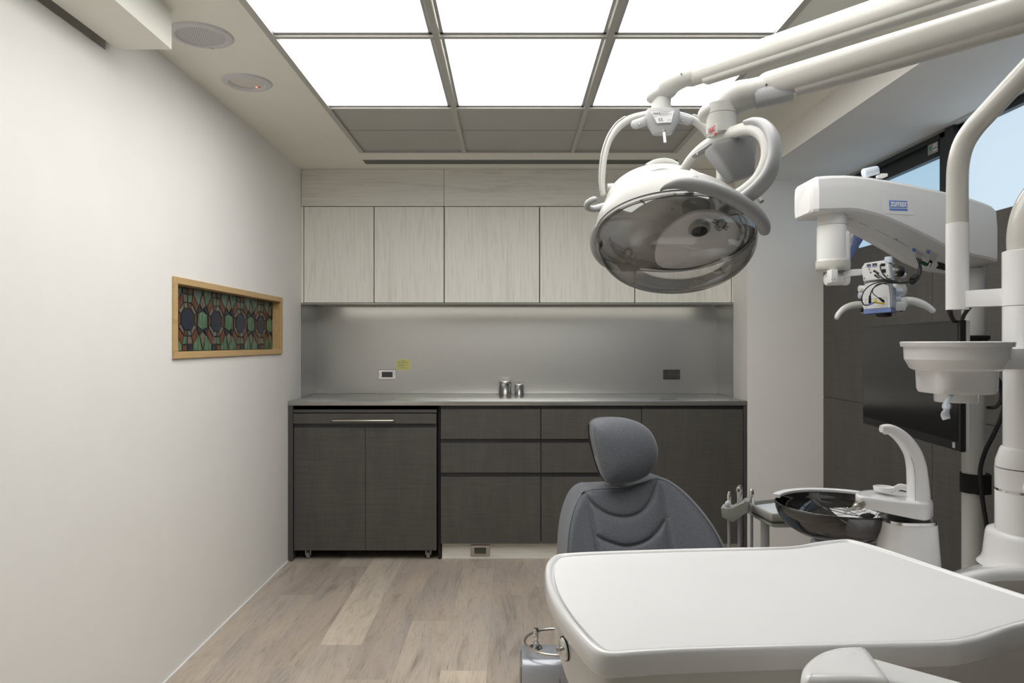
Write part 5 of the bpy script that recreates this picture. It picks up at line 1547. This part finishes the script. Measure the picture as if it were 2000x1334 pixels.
# yoke
yk = [(1424, 388, 1.400), (1440, 383, 1.385), (1462, 371, 1.36), (1484, 350, 1.342), (1499, 320, 1.335), (1503, 290, 1.34), (1494, 263, 1.36), (1470, 250, 1.40), (1440, 256, 1.455), (1408, 268, 1.50), (1375, 287, 1.55), (1350, 311, 1.60), (1333, 340, 1.64), (1322, 372, 1.67)]
yr = [(.0135, .011)] * 2 + [(.0165, .0105)] * 5 + [(.0155, .0095)] * 2 + [(.0145, .0095)] * 3 + [(.015, .010)] * 2
ykp = [P(*q) for q in yk]
b = B(); b.tube(ykp, [(r_[1] * 1.15, r_[0]) for r_ in yr], seg=24, n=6, caps='round'); b.out('yoke', M['cream_m'], la, angle=80)
gk = [(1432, 393, 1.372), (1455, 386, 1.352), (1480, 368, 1.332), (1502, 340, 1.322), (1513, 305, 1.322), (1510, 270, 1.335), (1495, 247, 1.36), (1474, 238, 1.385), (1455, 239, 1.41)]
b = B(); b.tube([P(*q) for q in gk], [(.011, .010), (.017, .012), (.019, .013), (.019, .013), (.018, .012), (.018, .012), (.015, .011), (.010, .008), (.005, .004)], seg=22, n=6, caps='round'); b.out('yoke_grip', M['grey_l'], la, angle=80)
# gear box, screws, rod
def ring4(c, xv, yv, hw, hd, sup=3.5, n=40):
    return [c + xv * math.copysign(abs(math.cos(a_)) ** (2 / sup), math.cos(a_)) * hw + yv * math.copysign(abs(math.sin(a_)) ** (2 / sup), math.sin(a_)) * hd for a_ in [2 * PI * i / n for i in range(n)]]
axd = (P(1450, 352, 1.49) - P(1424, 270, 1.49)).normalized()
xv = Vector((0, 1, 0)).cross(axd).normalized(); yv = axd.cross(xv)
c0_, c1_ = P(1425, 276, 1.49), P(1447, 349, 1.49)
b = B(); b.loft([ring4(c0_, xv, yv, .048, .034, 6), ring4(c0_.lerp(c1_, .1), xv, yv, .050, .036, 6), ring4(c0_.lerp(c1_, .93), xv, yv, .0265, .024, 6), ring4(c1_, xv, yv, .024, .021, 6)]); b.out('gear_box', M['grey'], la, angle=50)
b = B(); b.tube([P(1466, 366, 1.47), P(1478, 381, 1.455), P(1488, 394, 1.445)], .0050, seg=14); b.out('stop_rod', M['grey'], la)
for q0, q1 in (((1360, 303, 1.545), (1388, 285, 1.52)), ((1448, 266, 1.44), (1468, 264, 1.41))):
    b = B(); b.tube([P(*q0), P(*q1)], (.010, .004), seg=14, caps='round'); pp = b.out('clamp_plate', M['grey'], la)
    b = B(); b.ball(P(*q0) + Vector((0, -.010, 0)), .0028, seg=10); b.out('clamp_screw', M['chrome'], pp)
# neck cylinder, elbow, arm
zn = lambda v: vz(v, 1.5)
xn = ux(1408.5, 1.5)
b = B(); b.lathe([(0, zn(262)), (.0305, zn(262)), (.0305, zn(226)), (.0295, zn(225.3)), (.0295, zn(224.2)), (.0305, zn(223.5)), (.0305, zn(205)), (0, zn(205))], (xn, 1.5, 0), seg=40); nk = b.out('neck', M['grey_tray'] if False else M['cream_m'], la)
elb = [(xn - .012, 1.515, zn(213)), (xn + .01, 1.51, zn(204)), P(1440, 190, 1.50), P(1470, 182, 1.495), P(1510, 172, 1.485), P(1550, 160, 1.475)]
b = B(); b.tube(elb, [(.034, .022), (.038, .030), (.034, .032), (.028, .030), (.026, .029), (.024, .026)], seg=28, n=6, caps='round', up=(0, 0, 1)); b.out('elbow', M['cream_m'], la, angle=80)
s0, s1 = P(1498, 170, 1.49), P(2000, 21, 1.21)
dr_ = (s1 - s0)
J1 = s0 + dr_ * 2.08
b = B(); b.tube([s0 + dr_ * .012, J1], (.0265, .0285), seg=32, up=(0, 0, 1), sup=2.7, caps='round'); aa = b.out('arm', M['cream'], la, angle=60)
b = B(); b.tube([s0 + dr_ * .14 + Vector((0, 0, -.016)), J1 + Vector((0, 0, -.016))], (.017, .020), seg=20, up=(0, 0, 1), sup=4); b.out('arm_underside', M['cream_m'], aa, angle=40)
b = B(); b.tube([s0 + dr_ * .10 + Vector((0, 0, .017)), s0 + dr_ * .16 + Vector((0, 0, .0185)), s0 + dr_ * .23 + Vector((0, 0, .017))], (.014, .012), seg=16, n=4, caps='round', up=(0, 0, 1)); b.out('arm_pad', M['grey_l'], aa, angle=70)
b = B(); q = P(1497, 166, 1.462); b.cyl(q, q + Vector((-.001, -.0022, 0)), .0022, seg=12); b.out('pivot_pin', M['ink'], aa)
b = B(); b.tube([P(1475, 193, 1.487), P(1548, 178, 1.462)], (.020, .018), seg=16, up=(0, 0, 1), sup=4); b.out('elbow_skirt', M['grey_l'], la)
b = B(); b.cyl(J1 + Vector((0, 0, -.06)), J1 + Vector((0, 0, .04)), .04, seg=28, bev=.006); b.out('rear_joint', M['cream_m'], la)
# maker card on the neck
o = P(1383, 262, 1.4745)
cd_x = (P(1402, 252, 1.4685) - P(1383, 256, 1.4725)).normalized()
b = B(); b.poly([P(1381.5, 250, 1.4735), P(1400, 239, 1.4680), P(1401.5, 262, 1.4680), P(1382.5, 270.5, 1.4735)]); cd = b.out('maker_card', M['paper'], la)
text('logo_lettering', 'FARO', .0165, P(1384.2, 263.5, 1.4712), (P(1400, 252.5, 1.4660) - P(1384.2, 263.5, 1.4712)), (-.02, 0, 1), M['red'], cd, xs=.36, bold=.0003)
b = B(); b.poly([P(1383, 268.5, 1.4728), P(1387.5, 266.2, 1.4715), P(1387.5, 268.2, 1.4715), P(1383, 270, 1.4728)]); b.out('flag_green', M['green'], cd)
b = B(); b.poly([P(1395, 261.8, 1.4690), P(1401, 258.5, 1.4675), P(1401, 262, 1.4675), P(1395, 264.8, 1.4690)]); b.out('flag_red', M['red'], cd)

# rear lamp ----------------------------------------------------------------
lb_ = thing('operating_lamp', P(1291, 205, 1.95), 'further white dental operating lamp, its head half hidden behind the nearer one', 'lamp', 'dental operating lamps')
C2 = P(1294, 408, 1.95)
ring2, a2_, b2_, n2_, rf2 = lamp_head(lb_, C2, (1, 0, 0), (0, -.36, -.93), .158, .140, .118, .075)
kk = 1.95
b = B(); b.tube([P(1263, 332, kk), P(1276, 325, kk), P(1292, 322, kk), P(1306, 324, kk), P(1318, 330, kk)], (.030, .014), seg=20, n=4, up=(0, 0, 1), sup=4); b.out('dome_cap', M['lamp_shell'], lb_, angle=60)
b = B(); b.cyl(P(1186, 367, kk), P(1199, 366, kk), .0110, seg=24, bev=.002); b.out('pivot', M['cream_m'], lb_)
b = B(); b.cyl(P(1385, 360, kk), P(1402, 359, kk), .0110, seg=24, bev=.002); b.out('pivot', M['cream_m'], lb_)
yk2 = [(1178, 379), (1176, 360), (1177, 335), (1181, 305), (1190, 275), (1206, 250), (1228, 234), (1255, 226), (1291, 223), (1327, 226), (1353, 235), (1375, 252), (1391, 277), (1401, 306), (1405, 335), (1404, 362)]
b = B(); b.tube([P(u, v, kk) for u, v in yk2], [(.0075, .0105), (.0080, .0115)] + [(.0082, .0120)] * 3 + [(.0105, .0115)] * 3 + [(.013, .012)] + [(.0105, .0115)] * 3 + [(.0082, .0120)] * 3 + [(.0075, .0105)], seg=22, n=6, caps='round'); b.out('yoke', M['cream_m'], lb_, angle=80)
for sgn, pts_ in ((0, [(1173, 372), (1171, 350), (1172.5, 322), (1177, 294), (1188, 264), (1203, 242), (1217, 231)]), (1, [(1356, 229), (1376, 243), (1394, 266), (1405, 295), (1410, 325), (1410, 350)])):
    b = B(); b.tube([P(u, v, kk) for u, v in pts_], [(.0030, .009)] * len(pts_), seg=14, n=6, caps='round'); b.out('yoke_trim', M['grey_l'], lb_, angle=80)
Z = Vector((0, 0, 1)); X = Vector((1, 0, 0)); Yv = Vector((0, 1, 0))
b = B(); b.loft([ring4(P(1293.5, 217, 1.93), X, Yv, 32 * 1.93 / F, .030), ring4(P(1293.5, 226, 1.93), X, Yv, 33.5 * 1.93 / F, .032), ring4(P(1293.5, 241, 1.93), X, Yv, 30 * 1.93 / F, .029), ring4(P(1294, 257, 1.93), X, Yv, 21 * 1.93 / F, .021), ring4(P(1294, 262, 1.93), X, Yv, 18 * 1.93 / F, .017)])
gb = b.out('gear_box', M['grey_l'], lb_, angle=50)
def gp(u, v):
    f_ = (v - 217) / 45.0
    return P(u, v, 1.93 - (.0335 - .009 * max(0, (v - 226) / 35)))
b = B(); b.poly([gp(1271, 218), gp(1317, 216), gp(1311, 239), gp(1283, 240.5)]); rl = b.out('rating_label', M['paper'], gb)
b = B()
for (u0, u1, v) in ((1287, 1310, 218.5), (1287, 1306, 221), (1287, 1312, 223.3), (1288, 1304, 225.5), (1274, 1283, 229), (1286, 1296, 236.5), (1304, 1310, 235)):
    q0, q1 = gp(u0, v), gp(u1, v - .5); q0.y -= .0006; q1.y -= .0006
    b.poly([q0, q1, q1 + Vector((0, 0, .0009)), q0 + Vector((0, 0, .0009))])
b.out('fine_print', M['ink_l'], rl)
q0 = gp(1275, 223.5); q0.y -= .0009
text('logo_lettering', 'FARO', .0075, q0, (1, 0, 0), (0, 0, 1), M['ink'], rl)
q0 = gp(1286, 234.5); q0.y -= .0009
text('ce_mark', 'C E', .0070, q0, (1, 0, 0), (0, 0, 1), M['ink'], rl)
for u0, u1, v0, v1 in ((1241, 1262, 243, 236), (1325, 1344, 231, 236)):
    b = B(); b.tube([P(u0, v0, 1.935), P(u1, v1, 1.935)], (.013, .007), seg=16, caps='round', up=(0, 1, 0)); pp = b.out('clamp_plate', M['grey_l'], lb_)
    b = B(); b.ball(P((u0 + u1) / 2 - 2, (v0 + v1) / 2 + 3, 1.927), .0024, seg=10); b.out('clamp_screw', M['chrome'], pp)
b = B(); b.cyl(P(1296.5, 253, 1.915), P(1299, 278, 1.91), .0038, .0040, seg=14); rd = b.out('stop_rod', M['paper'], lb_)
b = B(); b.lathe([(.0035, 0), (.0065, 0), (.0065, .003), (.0035, .003)], P(1296.8, 256, 1.914), seg=20, close=True); b.out('rod_collar', M['satin'], rd)
zr = lambda v: vz(v, kk)
xq = ux(1291.5, kk)
b = B(); b.lathe([(0, zr(216)), (.0265, zr(216)), (.0265, zr(192)), (.0255, zr(191.4)), (.0255, zr(190.6)), (.0265, zr(190)), (.0270, zr(178)), (0, zr(178))], (xq, kk, 0), seg=40); b.out('neck', M['cream_m'], lb_)
elb = [(xq - .012, kk, zr(186)), (xq + .008, kk - .01, zr(179)), P(1308, 166, 1.925), P(1325, 156, 1.90), P(1350, 146, 1.88)]
b = B(); b.tube(elb, [(.030, .018), (.033, .026), (.030, .027), (.026, .026), (.023, .024)], seg=28, n=6, caps='round', up=(0, 0, 1)); b.out('elbow', M['cream_m'], lb_, angle=80)
s0, s1 = P(1345, 149, 1.90), P(1700, 30, 1.50)
dr_ = s1 - s0
J2 = s0 + dr_ * 2.02
b = B(); b.tube([s0 + dr_ * .01, J2], (.0265, .0275), seg=32, up=(0, 0, 1), sup=2.7, caps='round'); aa = b.out('arm', M['cream'], lb_, angle=60)
b = B(); b.tube([s0 + dr_ * .12 + Vector((0, 0, -.016)), J2 + Vector((0, 0, -.016))], (.017, .020), seg=20, up=(0, 0, 1), sup=4); b.out('arm_underside', M['cream_m'], aa, angle=40)
b = B(); b.tube([s0 + dr_ * .14 + Vector((0, 0, .016)), s0 + dr_ * .20 + Vector((0, 0, .0175)), s0 + dr_ * .27 + Vector((0, 0, .016))], (.014, .012), seg=16, n=4, caps='round', up=(0, 0, 1)); b.out('arm_pad', M['grey_l'], aa, angle=70)
b = B(); q = P(1331, 145, 1.866); b.cyl(q, q + Vector((-.001, -.0022, 0)), .0022, seg=12); b.out('pivot_pin', M['ink'], aa)
b = B(); b.cyl(J2 + Vector((0, 0, -.045)), J2 + Vector((0, 0, .04)), .036, seg=28, bev=.006); b.out('rear_joint', M['cream_m'], lb_)
# hooked handle on the left of the rear lamp and visor hinge
hk = [(1190, 402, 1.92), (1175, 405, 1.90), (1158, 408, 1.88), (1148, 405, 1.865), (1147, 398, 1.85), (1154, 392, 1.84), (1161, 389, 1.835)]
b = B(); b.tube([P(*q) for q in hk], [.0125, .0105, .0085, .0080, .0078, .0075, .0070], seg=20, n=6, caps='round'); b.out('hook_handle', M['grey_l'], lb_, angle=80)
b = B(); q = P(1184, 401, 1.90); b.cyl(q + Vector((-.004, 0, -.010)), q + Vector((.004, 0, .010)), .006, seg=16); b.cyl(q, P(1193, 403, 1.915), .004); b.out('hinge', M['chrome'], lb_)
